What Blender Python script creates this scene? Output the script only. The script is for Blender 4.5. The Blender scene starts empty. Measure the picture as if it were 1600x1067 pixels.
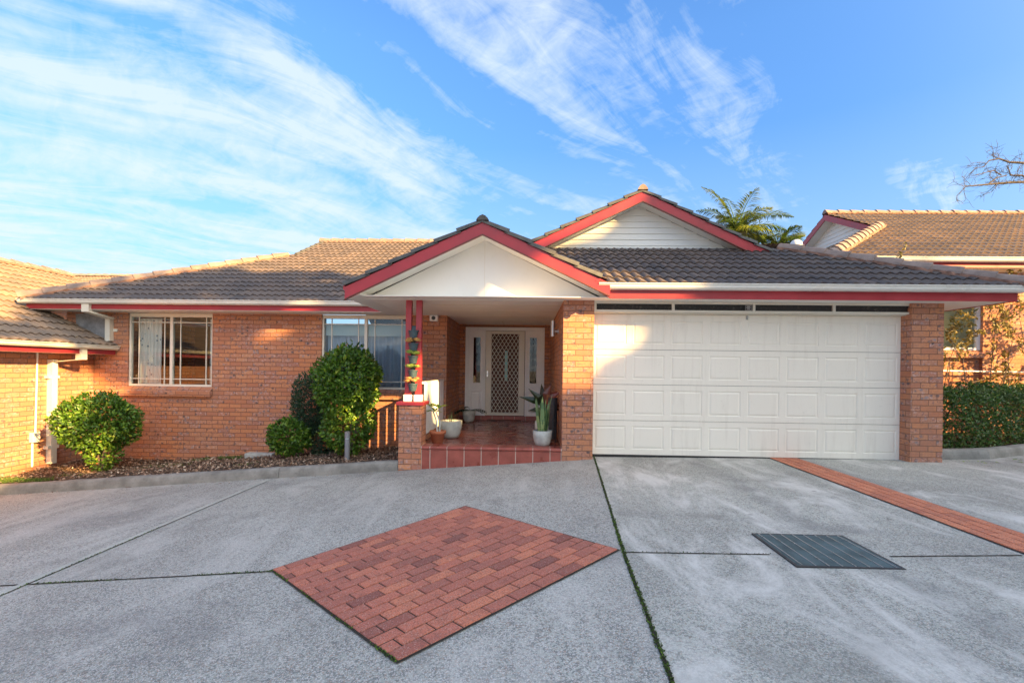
import bpy, math, random
from mathutils import Vector, Matrix, Euler
random.seed(7)
R = random.random
def U(a, b): return a + (b - a) * R()
sc = bpy.context.scene
COL = sc.collection
PI = math.pi

# ------------------------------------------------------------------ mesh helper
class MB:
    def __init__(s):
        s.v = []; s.f = []; s.t = []; s.m = []; s.tint = 0.5; s.mi = 0
    def poly(s, pts):
        i = len(s.v); s.v += [tuple(p) for p in pts]
        s.f.append(tuple(range(i, i + len(pts)))); s.t.append(s.tint); s.m.append(s.mi)
    def face(s, idx):
        s.f.append(tuple(idx)); s.t.append(s.tint); s.m.append(s.mi)
    def box(s, x0, x1, y0, y1, z0, z1):
        i = len(s.v)
        s.v += [(x0,y0,z0),(x1,y0,z0),(x1,y1,z0),(x0,y1,z0),(x0,y0,z1),(x1,y0,z1),(x1,y1,z1),(x0,y1,z1)]
        for q in ((0,3,2,1),(4,5,6,7),(0,1,5,4),(1,2,6,5),(2,3,7,6),(3,0,4,7)): s.face([i + k for k in q])
    def prism(s, pts, off):
        "closed polygon pts extruded by vector off"
        n = len(pts); i = len(s.v); o = Vector(off)
        s.v += [tuple(p) for p in pts] + [tuple(Vector(p) + o) for p in pts]
        s.face(list(range(i, i + n))[::-1]); s.face([i + n + k for k in range(n)])
        for k in range(n):
            j = (k + 1) % n; s.face([i + k, i + j, i + n + j, i + n + k])
    def tube(s, pts, rad, n=8, cap=True):
        pts = [Vector(p) for p in pts]
        if not isinstance(rad, (list, tuple)): rad = [rad] * len(pts)
        base = len(s.v); prev = None
        for k, p in enumerate(pts):
            d = (pts[min(k + 1, len(pts) - 1)] - pts[max(k - 1, 0)]).normalized()
            if prev is None:
                a = d.orthogonal().normalized()
            else:
                a = (prev - d * prev.dot(d)).normalized()
            prev = a; b = d.cross(a)
            for j in range(n):
                w = 2 * PI * j / n
                s.v.append(tuple(p + (a * math.cos(w) + b * math.sin(w)) * rad[k]))
        for k in range(len(pts) - 1):
            for j in range(n):
                q = (j + 1) % n
                s.face([base + k*n + j, base + k*n + q, base + (k+1)*n + q, base + (k+1)*n + j])
        if cap:
            s.face([base + j for j in range(n)][::-1]); s.face([base + (len(pts)-1)*n + j for j in range(n)])
    def lathe(s, prof, c=(0,0,0), n=32):
        base = len(s.v)
        for r, z in prof:
            for j in range(n):
                w = 2 * PI * j / n
                s.v.append((c[0] + r*math.cos(w), c[1] + r*math.sin(w), c[2] + z))
        for k in range(len(prof) - 1):
            for j in range(n):
                q = (j + 1) % n
                s.face([base + k*n + j, base + k*n + q, base + (k+1)*n + q, base + (k+1)*n + j])
    def leaf(s, p, d, nrm, L, W, bend=.18):
        "a folded leaf: 4 faces"
        p = Vector(p); d = d.normalized(); a = d.cross(nrm)
        if a.length < 1e-4: a = d.orthogonal()
        a.normalize(); n = a.cross(d)
        i = len(s.v)
        tip = p + d * L - n * L * bend; mid = p + d * L * .5
        s.v += [tuple(p), tuple(mid + a*W*.5 + n*W*.18), tuple(mid - a*W*.5 + n*W*.18), tuple(tip), tuple(mid)]
        s.face([i, i+1, i+4]); s.face([i, i+4, i+2]); s.face([i+1, i+3, i+4]); s.face([i+4, i+3, i+2])
    def build(s, name, mat, parent=None, smooth=False, bevel=0, offset=None):
        me = bpy.data.meshes.new(name)
        me.from_pydata(s.v, [], s.f)
        mats = mat if isinstance(mat, (list, tuple)) else [mat]
        for m in mats: me.materials.append(m)
        me.update()
        if len(mats) > 1: me.polygons.foreach_set('material_index', s.m)
        uvl = me.uv_layers.new(name='UVMap')
        vs = me.vertices; data = [0.0] * (2 * len(me.loops))
        for p in me.polygons:
            n = p.normal; ax, ay, az = abs(n.x), abs(n.y), abs(n.z)
            for li in p.loop_indices:
                c = vs[me.loops[li].vertex_index].co
                if az > .75: u, v = c.x, c.y
                elif ay >= ax: u, v = c.x, c.z
                else: u, v = c.y, c.z
                data[2*li] = u; data[2*li+1] = v
        uvl.data.foreach_set('uv', data)
        at = me.attributes.new('tint', 'FLOAT', 'FACE'); at.data.foreach_set('value', s.t)
        if smooth: me.polygons.foreach_set('use_smooth', [True] * len(me.polygons))
        o = bpy.data.objects.new(name, me); COL.objects.link(o)
        if parent is not None:
            o.parent = parent
            if offset == 'world': o.matrix_parent_inverse = Matrix.Translation(Vector(parent.location)).inverted()
        if bevel:
            b = o.modifiers.new('bevel', 'BEVEL'); b.width = bevel; b.segments = 2; b.limit_method = 'ANGLE'
        return o

def tag(o, label=None, cat=None, group=None, kind=None):
    if label: o['label'] = label
    if cat: o['category'] = cat
    if group: o['group'] = group
    if kind: o['kind'] = kind
    return o
def thing(name, loc, label, cat, group=None):
    o = bpy.data.objects.new(name, None); COL.objects.link(o); o.location = loc; o.empty_display_size = .2
    return tag(o, label, cat, group)
def copy_tree(o, parent=None):
    c = o.copy(); COL.objects.link(c)
    if parent is not None: c.parent = parent
    for ch in list(o.children): copy_tree(ch, c)
    return c
def struct(o, cat=None, label=None): return tag(o, label, cat, None, 'structure')

# ------------------------------------------------------------------ materials
class NT:
    def __init__(s, name):
        s.m = bpy.data.materials.new(name); s.m.use_nodes = True
        s.t = s.m.node_tree; s.b = s.t.nodes['Principled BSDF']
    def n(s, typ, **kw):
        x = s.t.nodes.new(typ)
        for k, v in kw.items():
            if k in ('op', 'blend'): setattr(x, 'operation' if k == 'op' else 'blend_type', v)
            elif hasattr(x, k): setattr(x, k, v)
            else: x.inputs[k].default_value = v
        return x
    def l(s, a, b): s.t.links.new(a, b)
    def coord(s, kind='Object'):
        return s.n('ShaderNodeTexCoord').outputs[kind]
    def mapped(s, kind='Object', scale=(1,1,1), rot=(0,0,0), loc=(0,0,0)):
        mp = s.n('ShaderNodeMapping'); mp.inputs['Scale'].default_value = scale
        mp.inputs['Rotation'].default_value = rot; mp.inputs['Location'].default_value = loc
        s.l(s.coord(kind), mp.inputs['Vector']); return mp.outputs[0]
    def noise(s, vec, scale, detail=4, rough=.55, dist=0, out='Fac'):
        x = s.n('ShaderNodeTexNoise'); x.inputs['Scale'].default_value = scale; x.inputs['Detail'].default_value = detail
        x.inputs['Roughness'].default_value = rough; x.inputs['Distortion'].default_value = dist
        s.l(vec, x.inputs['Vector']); return x.outputs[out]
    def vor(s, vec, scale, out='Distance', feature='F1', rand=1):
        x = s.n('ShaderNodeTexVoronoi'); x.feature = feature; x.inputs['Scale'].default_value = scale
        x.inputs['Randomness'].default_value = rand
        s.l(vec, x.inputs['Vector']); return x.outputs[out]
    def ramp(s, fac, stops, interp='LINEAR'):
        x = s.n('ShaderNodeValToRGB'); x.color_ramp.interpolation = interp
        e = x.color_ramp.elements
        while len(e) < len(stops): e.new(.5)
        for k, (p, c) in enumerate(stops):
            e[k].position = p; e[k].color = (c, c, c, 1) if not isinstance(c, tuple) else (c + (1,) if len(c) == 3 else c)
        s.l(fac, x.inputs[0]); return x.outputs[0]
    def mix(s, fac, a, b, blend='MIX'):
        x = s.n('ShaderNodeMix'); x.data_type = 'RGBA'; x.blend_type = blend
        for sock, val in ((x.inputs[0], fac), (x.inputs[6], a), (x.inputs[7], b)):
            if hasattr(val, 'is_linked'): s.l(val, sock)
            elif isinstance(val, tuple): sock.default_value = val + (1,) if len(val) == 3 else val
            else: sock.default_value = val
        return x.outputs[2]
    def math(s, op, a, b=None):
        x = s.n('ShaderNodeMath'); x.operation = op
        for k, val in enumerate((a, b)):
            if val is None: continue
            if hasattr(val, 'is_linked'): s.l(val, x.inputs[k])
            else: x.inputs[k].default_value = val
        return x.outputs[0]
    def bump(s, h, strength=.4, dist=.01, normal=None):
        x = s.n('ShaderNodeBump'); x.inputs['Strength'].default_value = strength; x.inputs['Distance'].default_value = dist
        s.l(h, x.inputs['Height'])
        if normal is not None: s.l(normal, x.inputs['Normal'])
        s.l(x.outputs[0], s.b.inputs['Normal']); return x.outputs[0]
    def col(s, c):
        if hasattr(c, 'is_linked'): s.l(c, s.b.inputs['Base Color'])
        else: s.b.inputs['Base Color'].default_value = c + (1,)
    def rough(s, r):
        if hasattr(r, 'is_linked'): s.l(r, s.b.inputs['Roughness'])
        else: s.b.inputs['Roughness'].default_value = r
    def attr(s, name='tint'):
        x = s.n('ShaderNodeAttribute'); x.attribute_name = name; return x.outputs['Fac']

def paint(name, c, rough=.45, var=.10, scale=3, dirt=(.35,.32,.27), dirt_amt=.25, bump=.05):
    t = NT(name); v = t.coord()
    n1 = t.noise(v, scale, 6, .6); n2 = t.noise(v, scale * 9, 4, .6)
    a = t.mix(t.ramp(n1, [(.35, 0), (.7, 1)]), tuple(x * (1 - var) for x in c), tuple(min(1, x * (1 + var)) for x in c))
    a = t.mix(t.ramp(n2, [(.55, 0), (.8, dirt_amt)]), a, dirt)
    t.col(a); t.rough(t.ramp(n1, [(.3, rough - .08), (.7, rough + .12)]))
    if bump: t.bump(n2, bump, .004)
    return t.m

def brick_mat(name, warm=0, rot=0, shift=(0, 0)):
    t = NT(name); uv = t.mapped('UV', loc=(shift[0], shift[1], 0))
    bt = t.n('ShaderNodeTexBrick'); bt.offset = .5; bt.squash = 1
    for k, v in (('Scale', 1), ('Mortar Size', .006), ('Mortar Smooth', .25), ('Bias', 0), ('Brick Width', .24), ('Row Height', .086)):
        bt.inputs[k].default_value = v
    bt.inputs['Color1'].default_value = (0, 0, 0, 1); bt.inputs['Color2'].default_value = (1, 1, 1, 1); bt.inputs['Mortar'].default_value = (.5, .5, .5, 1)
    # slight wobble of the arrises
    wob = t.n('ShaderNodeVectorMath', operation='SCALE'); wob.inputs['Scale'].default_value = .006
    nn = t.n('ShaderNodeTexNoise'); nn.inputs['Scale'].default_value = 14; t.l(uv, nn.inputs['Vector'])
    sub = t.n('ShaderNodeVectorMath', operation='SUBTRACT'); t.l(nn.outputs['Color'], sub.inputs[0]); sub.inputs[1].default_value = (.5, .5, .5)
    t.l(sub.outputs[0], wob.inputs[0])
    add = t.n('ShaderNodeVectorMath', operation='ADD'); t.l(uv, add.inputs[0]); t.l(wob.outputs[0], add.inputs[1])
    t.l(add.outputs[0], bt.inputs['Vector'])
    per = bt.outputs['Color']; mort = bt.outputs['Fac']
    base = t.ramp(per, [(0, (.54, .20, .10)), (.2, (.66, .26, .11)), (.42, (.72, .30, .13)), (.6, (.60, .27, .155)), (.8, (.50, .215, .14)), (1, (.74, .34, .16))])
    obj = t.coord()
    n1 = t.noise(obj, 30, 5, .65)
    base = t.mix(t.ramp(n1, [(.4, 0), (.68, .55)]), base, (.40, .175, .105))
    n3 = t.noise(obj, 1.6, 4, .6)
    base = t.mix(t.ramp(n3, [(.42, 0), (.7, .30)]), base, (.44, .27, .21))
    # burnt lilac/grey spots fired into the face, only on some bricks
    vd = t.vor(t.mapped('UV', scale=(1, 1.3, 1)), 12.5); wn = t.noise(obj, 55, 3, .7)
    spot = t.ramp(t.math('ADD', vd, t.math('MULTIPLY', wn, .34)), [(.44, 1), (.60, 0)])
    vc = t.vor(t.mapped('UV', scale=(1, 1.3, 1)), 12.5, out='Color')
    sep = t.n('ShaderNodeSeparateColor'); t.l(vc, sep.inputs[0])
    gate = t.ramp(sep.outputs[0], [(.46, 0), (.50, .95)])
    gate2 = t.ramp(per, [(.25, .15), (.5, 1)])
    base = t.mix(t.math('MULTIPLY', t.math('MULTIPLY', spot, gate), gate2), base, t.mix(sep.outputs[1], (.09, .065, .065), (.42, .31, .29)))
    nb1 = t.noise(t.mapped('UV', scale=(1, 1.5, 1)), 21, 5, .72); g3 = t.ramp(per, [(.30, 0), (.36, 1), (.78, 1), (.84, .15)])
    base = t.mix(t.math('MULTIPLY', t.ramp(nb1, [(.545, 0), (.61, .85)]), g3), base, (.19, .115, .11))
    nb2 = t.noise(t.mapped('UV', scale=(1, 1.4, 1), loc=(3, 5, 0)), 17, 4, .7); g4 = t.ramp(per, [(.5, .1), (.6, 1)])
    base = t.mix(t.math('MULTIPLY', t.ramp(nb2, [(.54, 0), (.63, .7)]), g4), base, (.64, .46, .42))
    vd2 = t.vor(obj, 42); base = t.mix(t.ramp(vd2, [(.10, .7), (.18, 0)]), base, (.20, .12, .09))
    mcol = t.mix(t.noise(obj, 20, 3), (.19, .085, .05), (.32, .16, .10))
    base = t.mix(mort, base, mcol)
    base = t.mix(1.0, base, (.86, .87, .90), 'MULTIPLY')
    lg = t.noise(t.mapped('Object', scale=(1, 1, .6)), .8, 5, .65); base = t.mix(t.ramp(lg, [(.50, 0), (.72, .38)]), base, (.30, .20, .15))
    t.col(base); t.rough(.85)
    h = t.math('SUBTRACT', t.math('MULTIPLY', n1, .25), t.math('MULTIPLY', mort, 1.0))
    t.bump(h, .75, .012)
    return t.m

def tile_mat(name='concrete_roof_tile', gain=1, tone=(1, 1, 1)):
    t = NT(name); v = t.coord()
    n1 = t.noise(v, 1.1, 5, .6); n2 = t.noise(v, 9, 5, .7); n3 = t.noise(v, 60, 3, .7)
    tint = t.attr()
    a = t.ramp(tint, [(0, (.085, .078, .080)), (.35, (.120, .105, .100)), (.7, (.155, .130, .115)), (1, (.22, .17, .14))])
    a = t.mix(t.ramp(n1, [(.4, 0), (.7, .4)]), a, (.20, .15, .12))
    a = t.mix(t.ramp(n2, [(.5, 0), (.75, .5)]), a, (.085, .070, .070))
    a = t.mix(t.ramp(n3, [(.62, 0), (.8, .5)]), a, (.30, .26, .22))
    n4 = t.noise(t.mapped('Object', scale=(1, 1, .5)), 2.7, 7, .75, .5)
    a = t.mix(t.ramp(n4, [(.56, 0), (.70, .55)]), a, (.26, .21, .15))
    if gain != 1: a = t.mix(1.0, a, tuple(gain * q for q in tone), 'MULTIPLY')
    t.col(a); t.rough(.82); t.bump(n3, .25, .005)
    return t.m

def concrete_mat(name, base=(.36, .37, .37), smear=.3, speck=1.0, seed=0, tracks=None, dark=(.135, .15, .15)):
    t = NT(name); v = t.mapped('Object', loc=(seed, seed * .7, 0))
    big = t.noise(v, .55, 5, .6, .3); mid = t.noise(v, 3.5, 5, .65)
    vd = t.vor(v, 78, out='Color'); sep = t.n('ShaderNodeSeparateColor'); t.l(vd, sep.inputs[0])
    vf = t.vor(v, 190, out='Color'); sf = t.n('ShaderNodeSeparateColor'); t.l(vf, sf.inputs[0])
    a = t.mix(t.ramp(big, [(.35, 0), (.65, 1)]), tuple(x * .74 for x in base), tuple(x * 1.14 for x in base))
    a = t.mix(t.ramp(mid, [(.45, 0), (.75, .35)]), a, tuple(x * .72 for x in base))
    a = t.mix(t.math('MULTIPLY', t.ramp(sep.outputs[0], [(.46, 0), (.64, .74)]), speck), a, dark)
    a = t.mix(t.math('MULTIPLY', t.ramp(sf.outputs[1], [(.66, 0), (.84, .75)]), speck), a, (.66, .64, .61))
    a = t.mix(t.math('MULTIPLY', t.ramp(sf.outputs[0], [(.84, 0), (.9, .7)]), speck), a, (.36, .24, .17))
    if smear:
        sv = t.mapped('Object', scale=(1, .35, 1), rot=(0, 0, .5), loc=(seed, 3, 0))
        sm = t.noise(sv, 1.7, 9, .72, .6)
        a = t.mix(t.ramp(sm, [(.485, 0), (.625, smear)]), a, (.62, .62, .58))
        dk = t.noise(t.mapped('Object', scale=(.5, 1, 1), loc=(9, seed, 0)), .9, 6, .7)
        a = t.mix(t.ramp(dk, [(.56, 0), (.74, .55)]), a, (.17, .17, .17))
    if tracks:
        so = t.n('ShaderNodeSeparateXYZ'); t.l(t.coord(), so.inputs[0]); wob = t.noise(t.mapped('Object', scale=(.3, .5, 1)), 1.2, 3)
        for tx in tracks:
            dx_ = t.math('ABSOLUTE', t.math('SUBTRACT', t.math('ADD', so.outputs[0], t.math('MULTIPLY', wob, .5)), tx))
            band = t.ramp(dx_, [(.07, .5), (.22, 0)]); a = t.mix(t.math('MULTIPLY', band, t.ramp(mid, [(.35, .2), (.65, 1)])), a, (.17, .175, .17))
    st = t.noise(v, 1.3, 6, .62, .8); a = t.mix(t.ramp(st, [(.54, 0), (.70, .42)]), a, (.20, .20, .18))
    s2 = t.noise(v, 9, 4, .7); a = t.mix(t.ramp(s2, [(.60, 0), (.74, .45)]), a, (.55, .54, .49))
    cr = t.vor(t.mapped('Object', scale=(1, 1, 1), loc=(seed, 0, 0)), 2.2, out='Distance', feature='F1')
    dp = t.ramp(t.math('ADD', cr, t.math('MULTIPLY', s2, .08)), [(.075, .55), (.11, 0)]); a = t.mix(dp, a, (.12, .12, .11))
    t.col(a); t.rough(.88)
    t.bump(t.math('ADD', t.math('MULTIPLY', sep.outputs[0], .6), t.math('MULTIPLY', mid, .6)), .45, .006)
    return t.m

def leaf_mat(name, stops, rough=.38, trans=.25):
    t = NT(name); tint = t.attr(); v = t.coord()
    a = t.ramp(tint, stops)
    n = t.noise(v, 40, 2); a = t.mix(t.ramp(n, [(.4, 0), (.7, .3)]), a, stops[0][1])
    t.col(a); t.rough(rough)
    tr = t.n('ShaderNodeBsdfTranslucent'); t.l(t.mix(.5, a, (.5, .6, .1), 'MULTIPLY') if False else a, tr.inputs['Color'])
    mx = t.n('ShaderNodeMixShader'); mx.inputs[0].default_value = trans
    out = t.t.nodes['Material Output']
    t.l(t.b.outputs[0], mx.inputs[1]); t.l(tr.outputs[0], mx.inputs[2]); t.l(mx.outputs[0], out.inputs['Surface'])
    return t.m

def glass_mat(name, tint=(.55, .62, .62), refl=.9):
    t = NT(name)
    out = t.t.nodes['Material Output']
    g = t.n('ShaderNodeBsdfGlossy'); g.inputs['Roughness'].default_value = .02; g.inputs['Color'].default_value = (1, 1, 1, 1)
    tr = t.n('ShaderNodeBsdfTransparent'); tr.inputs['Color'].default_value = tint + (1,)
    fr = t.n('ShaderNodeFresnel'); fr.inputs['IOR'].default_value = 1.55
    nz = t.noise(t.coord(), 1.2, 2); bp = t.n('ShaderNodeBump'); bp.inputs['Strength'].default_value = .05; bp.inputs['Distance'].default_value = .02
    t.l(nz, bp.inputs['Height']); t.l(bp.outputs[0], g.inputs['Normal'])
    ad = t.math('ADD', t.math('MULTIPLY', fr.outputs[0], .9), .01 if name == 'dark_glass' else .04)
    mx = t.n('ShaderNodeMixShader'); t.l(ad, mx.inputs[0]); t.l(tr.outputs[0], mx.inputs[1]); t.l(g.outputs[0], mx.inputs[2])
    t.l(mx.outputs[0], out.inputs['Surface'])
    return t.m

M = {}
M['brick'] = brick_mat('mottled_orange_brick')
M['brick_pier'] = brick_mat('pier_brick', shift=(-.005, .03))
M['tile'] = tile_mat('concrete_roof_tile', .80, (1, .97, .97))
M['verge'] = paint('verge_tile', (.085, .088, .085), .85, .3, 8, (.16, .14, .11), .5, .3)
M['tile_sunlit'] = tile_mat('sunlit_tan_tile', 1.4, (1.12, 1.0, .80))  # lighter, warmer copy of the roof tile with sunlight put into its colour
M['ridge'] = paint('ridge_tile', (.26, .20, .17), .85, .25, 5, (.13, .10, .09), .6, .3)
M['bedding'] = paint('ridge_mortar', (.27, .15, .105), .95, .35, 9, (.10, .07, .06), .8, .6)
M['red'] = paint('red_timber_paint', (.37, .032, .045), .38, .14, 2.2, (.25, .06, .06), .3)
M['cream'] = paint('cream_paint', (.76, .72, .60), .4, .05, 2, (.5, .45, .36), .2)
M['gutter'] = paint('gutter_cream', (.74, .75, .70), .28, .06, 1.5, (.4, .38, .32), .2, .02)
M['soffit'] = paint('soffit_board', (.86, .85, .80), .6, .04, 1.2, (.62, .56, .44), .15, .02)
M['panel'] = paint('gable_panel_white', (.82, .84, .80), .55, .03, 1.2, (.6, .6, .52), .12, .02)
M['door'] = paint('garage_door_paint', (.84, .80, .70), .35, .03, 1.4, (.62, .58, .48), .18, .03)
t = NT('garage_door_enamel'); v = t.coord(); a = t.mix(t.noise(v, .9, 4, .6), (.84, .81, .70), (.91, .875, .76))
vs_ = t.noise(t.mapped('Object', scale=(6, 6, .5)), 2, 5, .65); a = t.mix(t.ramp(vs_, [(.52, 0), (.78, .35)]), a, (.60, .55, .45))
ds = t.noise(v, 22, 5, .7); a = t.mix(t.ramp(ds, [(.60, 0), (.80, .25)]), a, (.45, .42, .36))
t.col(a); t.rough(t.ramp(vs_, [(.3, .32), (.7, .5)])); t.bump(t.noise(t.mapped('Object', scale=(1, 1, .15)), 60, 3, .6), .10, .003); M['door'] = t.m
M['white'] = paint('white_paint', (.88, .90, .90), .45, .04, 3, (.5, .48, .42), .15)
M['frame'] = paint('window_frame_cream', (.74, .72, .62), .35, .04, 3, (.5, .47, .4), .15, .01)
M['dark'] = paint('dark_rubber', (.02, .02, .02), .6, .1)
M['blackmetal'] = paint('black_metal', (.03, .032, .035), .45, .1)
M['steel'] = paint('brushed_steel', (.55, .56, .57), .28, .08); 
bpy.data.materials['brushed_steel'].node_tree.nodes['Principled BSDF'].inputs['Metallic'].default_value = .9
M['galv'] = paint('galvanised_steel', (.15, .22, .24), .5, .25, 6, (.08, .10, .11), .5)
bpy.data.materials['galvanised_steel'].node_tree.nodes['Principled BSDF'].inputs['Metallic'].default_value = .35
M['bollard'] = paint('bollard_grey', (.24, .26, .29), .4, .1)
M['lead'] = paint('lead_flashing', (.24, .25, .26), .45, .35, 5, (.5, .5, .48), .6, .5)
M['glass'] = glass_mat('window_glass', (.8, .85, .85))
M['glass_dark'] = glass_mat('dark_glass', (.25, .28, .28))
M['conc_left'] = concrete_mat('exposed_aggregate', (.370, .395, .355), .35, 1.0, 0)
M['conc_right'] = concrete_mat('worn_concrete', (.405, .435, .385), .9, .85, 4, (2.75, 4.45))
M['kerb'] = paint('kerb_concrete', (.25, .25, .23), .9, .3, 4, (.12, .12, .12), .7, .5)
M['margin'] = paint('trowelled_margin', (.42, .43, .39), .9, .15, 6, (.3, .31, .28), .5, .2)
M['asphalt'] = concrete_mat('far_ground', (.22, .23, .20), .0, .5, 9)
M['pot'] = paint('concrete_pot', (.46, .49, .46), .8, .2, 9, (.25, .27, .24), .4, .3)
M['terracotta'] = paint('terracotta', (.45, .15, .07), .8, .15, 8, (.55, .38, .28), .3, .2)
M['planter'] = paint('planter_plastic', (.035, .07, .09), .4, .15, 5)
M['interior'] = paint('room_wall', (.16, .14, .12), .8, .1)
M['wood'] = paint('dark_wood', (.10, .035, .02), .5, .3, 4)
M['bark'] = paint('bark', (.14, .11, .085), .9, .3, 20, (.05, .04, .03), .6, .6)
M['bark_grey'] = paint('grey_bark', (.10, .09, .085), .9, .3, 8, (.04, .04, .04), .6, .4)
M['leaf'] = leaf_mat('glossy_leaf', [(0, (.025, .075, .010)), (.4, (.075, .18, .018)), (.75, (.16, .30, .03)), (.96, (.40, .50, .05)), (1, (.42, .20, .07))])
M['leaf_dark'] = leaf_mat('dark_leaf', [(0, (.012, .035, .018)), (.6, (.028, .080, .036)), (1, (.06, .13, .05))], .4, .15)
M['leaf_hedge'] = leaf_mat('hedge_leaf', [(0, (.02, .06, .014)), (.6, (.07, .16, .03)), (1, (.20, .32, .06))])
M['leaf_tree'] = leaf_mat('tree_leaf', [(0, (.018, .04, .012)), (.6, (.035, .07, .02)), (1, (.06, .11, .03))], .55, .1)
M['leaf_palm'] = leaf_mat('palm_leaf', [(0, (.03, .07, .012)), (.5, (.10, .18, .025)), (1, (.40, .44, .05))], .4)
M['leaf_vine'] = leaf_mat('vine_leaf', [(0, (.10, .10, .02)), (.5, (.22, .17, .03)), (1, (.35, .25, .05))], .5)
M['snake'] = leaf_mat('sword_leaf', [(0, (.05, .12, .05)), (.5, (.14, .26, .12)), (1, (.35, .46, .18))], .35, .1)
M['bronze_leaf'] = leaf_mat('bronze_leaf', [(0, (.02, .04, .012)), (.5, (.05, .03, .02)), (1, (.30, .06, .03))], .3, .1)
M['succ_pink'] = leaf_mat('peach_succulent', [(0, (.55, .34, .12)), (1, (.90, .62, .26))], .4, .15)
M['succ_green'] = leaf_mat('green_succulent', [(0, (.25, .38, .07)), (1, (.55, .70, .20))], .4, .15)
M['litter'] = leaf_mat('dry_leaf', [(0, (.07, .045, .032)), (.35, (.22, .14, .09)), (.75, (.42, .28, .19)), (1, (.62, .50, .38))], .8, .05)
M['grass'] = leaf_mat('grass_blade', [(0, (.05, .10, .015)), (1, (.16, .26, .04))], .6, .2)
M['moss'] = leaf_mat('moss', [(0, (.015, .03, .006)), (.6, (.05, .10, .010)), (1, (.13, .24, .02))], .9, .0)
t = NT('garden_soil'); v = t.coord(); n = t.noise(v, 30, 6, .7); t.col(t.ramp(n, [(.3, (.03, .022, .016)), (.7, (.12, .085, .06))])); t.rough(1); t.bump(n, .8, .03); M['soil'] = t.m
t = NT('joint_dark'); t.col((.03, .026, .02)); t.rough(1); M['joint'] = t.m
def paver_mat(name, stops):
    t = NT(name); v = t.coord(); a = t.ramp(t.attr(), stops)
    n = t.noise(v, 7, 5, .7); s = t.vor(v, 210, out='Color'); sp = t.n('ShaderNodeSeparateColor'); t.l(s, sp.inputs[0])
    a = t.mix(t.ramp(n, [(.48, 0), (.72, .5)]), a, (.24, .10, .08))
    a = t.mix(t.ramp(sp.outputs[0], [(.70, 0), (.86, .6)]), a, (.10, .05, .045))
    a = t.mix(t.ramp(sp.outputs[1], [(.88, 0), (.95, .5)]), a, (.55, .42, .36))
    t.col(a); t.rough(.85); t.bump(sp.outputs[0], .3, .003); return t.m
M['paver'] = paver_mat('clay_paver', [(0, (.25, .085, .065)), (.3, (.43, .145, .10)), (.7, (.52, .17, .11)), (1, (.60, .21, .12))])
M['paver_b'] = paver_mat('clay_paver_orange', [(0, (.46, .15, .085)), (.5, (.60, .20, .10)), (1, (.68, .24, .12))])
# terracotta floor tile, diagonal
t = NT('terracotta_floor'); uv = t.mapped('UV', rot=(0, 0, PI/4)); bt = t.n('ShaderNodeTexBrick'); bt.offset = 0
for k, v in (('Scale', 1), ('Mortar Size', .004), ('Mortar Smooth', .1), ('Bias', 0), ('Brick Width', .3), ('Row Height', .3)): bt.inputs[k].default_value = v
bt.inputs['Color1'].default_value = (.20, .055, .04, 1); bt.inputs['Color2'].default_value = (.26, .075, .055, 1); bt.inputs['Mortar'].default_value = (.45, .34, .28, 1)
t.l(uv, bt.inputs['Vector']); n = t.noise(t.coord(), 5, 5, .6); t.col(t.mix(t.ramp(n, [(.4, 0), (.8, .4)]), bt.outputs['Color'], (.12, .035, .03))); t.rough(t.ramp(n, [(.3, .16), (.8, .38)])); t.bump(bt.outputs['Fac'], -.3, .004); M['floor'] = t.m
M['step'] = paint('terracotta_step_tile', (.32, .085, .062), .32, .2, 6, (.16, .045, .04), .4, .05)
M['grout'] = paint('pale_grout', (.55, .47, .40), .9, .1)
def cloth(name, c, pat=None):
    t = NT(name)
    if pat:
        v = t.vor(t.coord(), 9); t.col(t.mix(t.ramp(v, [(.16, 1), (.2, 0)]), c, pat))
    else: t.col(c)
    t.rough(.9); return t.m
M['curtain_pat'] = cloth('patterned_curtain', (.85, .86, .84), (.25, .33, .40))
M['curtain_blue'] = cloth('blue_grey_curtain', (.40, .48, .62))
M['pelmet'] = cloth('pale_pelmet', (.55, .68, .70))
M['blind'] = cloth('olive_blind', (.50, .50, .36))
M['cyan'] = cloth('pane_reflection', (.35, .75, .78), (.55, .75, .35))  # cyan reflection of the front door pane, painted as flat colour
M['sign'] = paint('small_sticker', (.03, .03, .03), .5, 0); M['signw'] = paint('sticker_print', (.5, .5, .5), .5, 0)
M['sheet'] = paint('vent_aluminium', (.72, .73, .74), .35, .05)

# ------------------------------------------------------------------ ground
def crease(Y): return .649 + .0559 * (Y - 2.11) if Y < 3.56 else .73 + .0818 * (Y - 3.56)
def gz(X, Y):
    t = crease(Y) - X
    if t > 0:
        return .02 - .078 * min(t, 16) * min(1, (t + .15) / .3 if t < .15 else 1)
    return .02 + .010 * min(-t, 12)
def grid(name, X0, X1, Y0, Y1, nx, ny, fz, mat, xs=None, ys=None):
    mb = MB(); xs = xs or [X0 + (X1 - X0) * i / nx for i in range(nx + 1)]; ys = ys or [Y0 + (Y1 - Y0) * j / ny for j in range(ny + 1)]
    for y in ys:
        for x in xs: mb.v.append((x, y, fz(x, y)))
    w = len(xs)
    for j in range(len(ys) - 1):
        for i in range(w - 1): mb.face([j*w+i, j*w+i+1, (j+1)*w+i+1, (j+1)*w+i])
    return mb.build(name, mat, smooth=True)
xs = [-600, -200, -80, -30, -18] + [-14 + .5 * i for i in range(60)] + [18, 22, 40, 80, 200, 600]
ys = [-600, -200, -60, -25, -15] + [-12 + .5 * i for i in range(68)] + [24, 40, 80, 200, 600]
struct(grid('ground', 0, 0, 0, 0, 0, 0, lambda x, y: gz(x, y) - .03, M['asphalt'], xs, ys))
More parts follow.
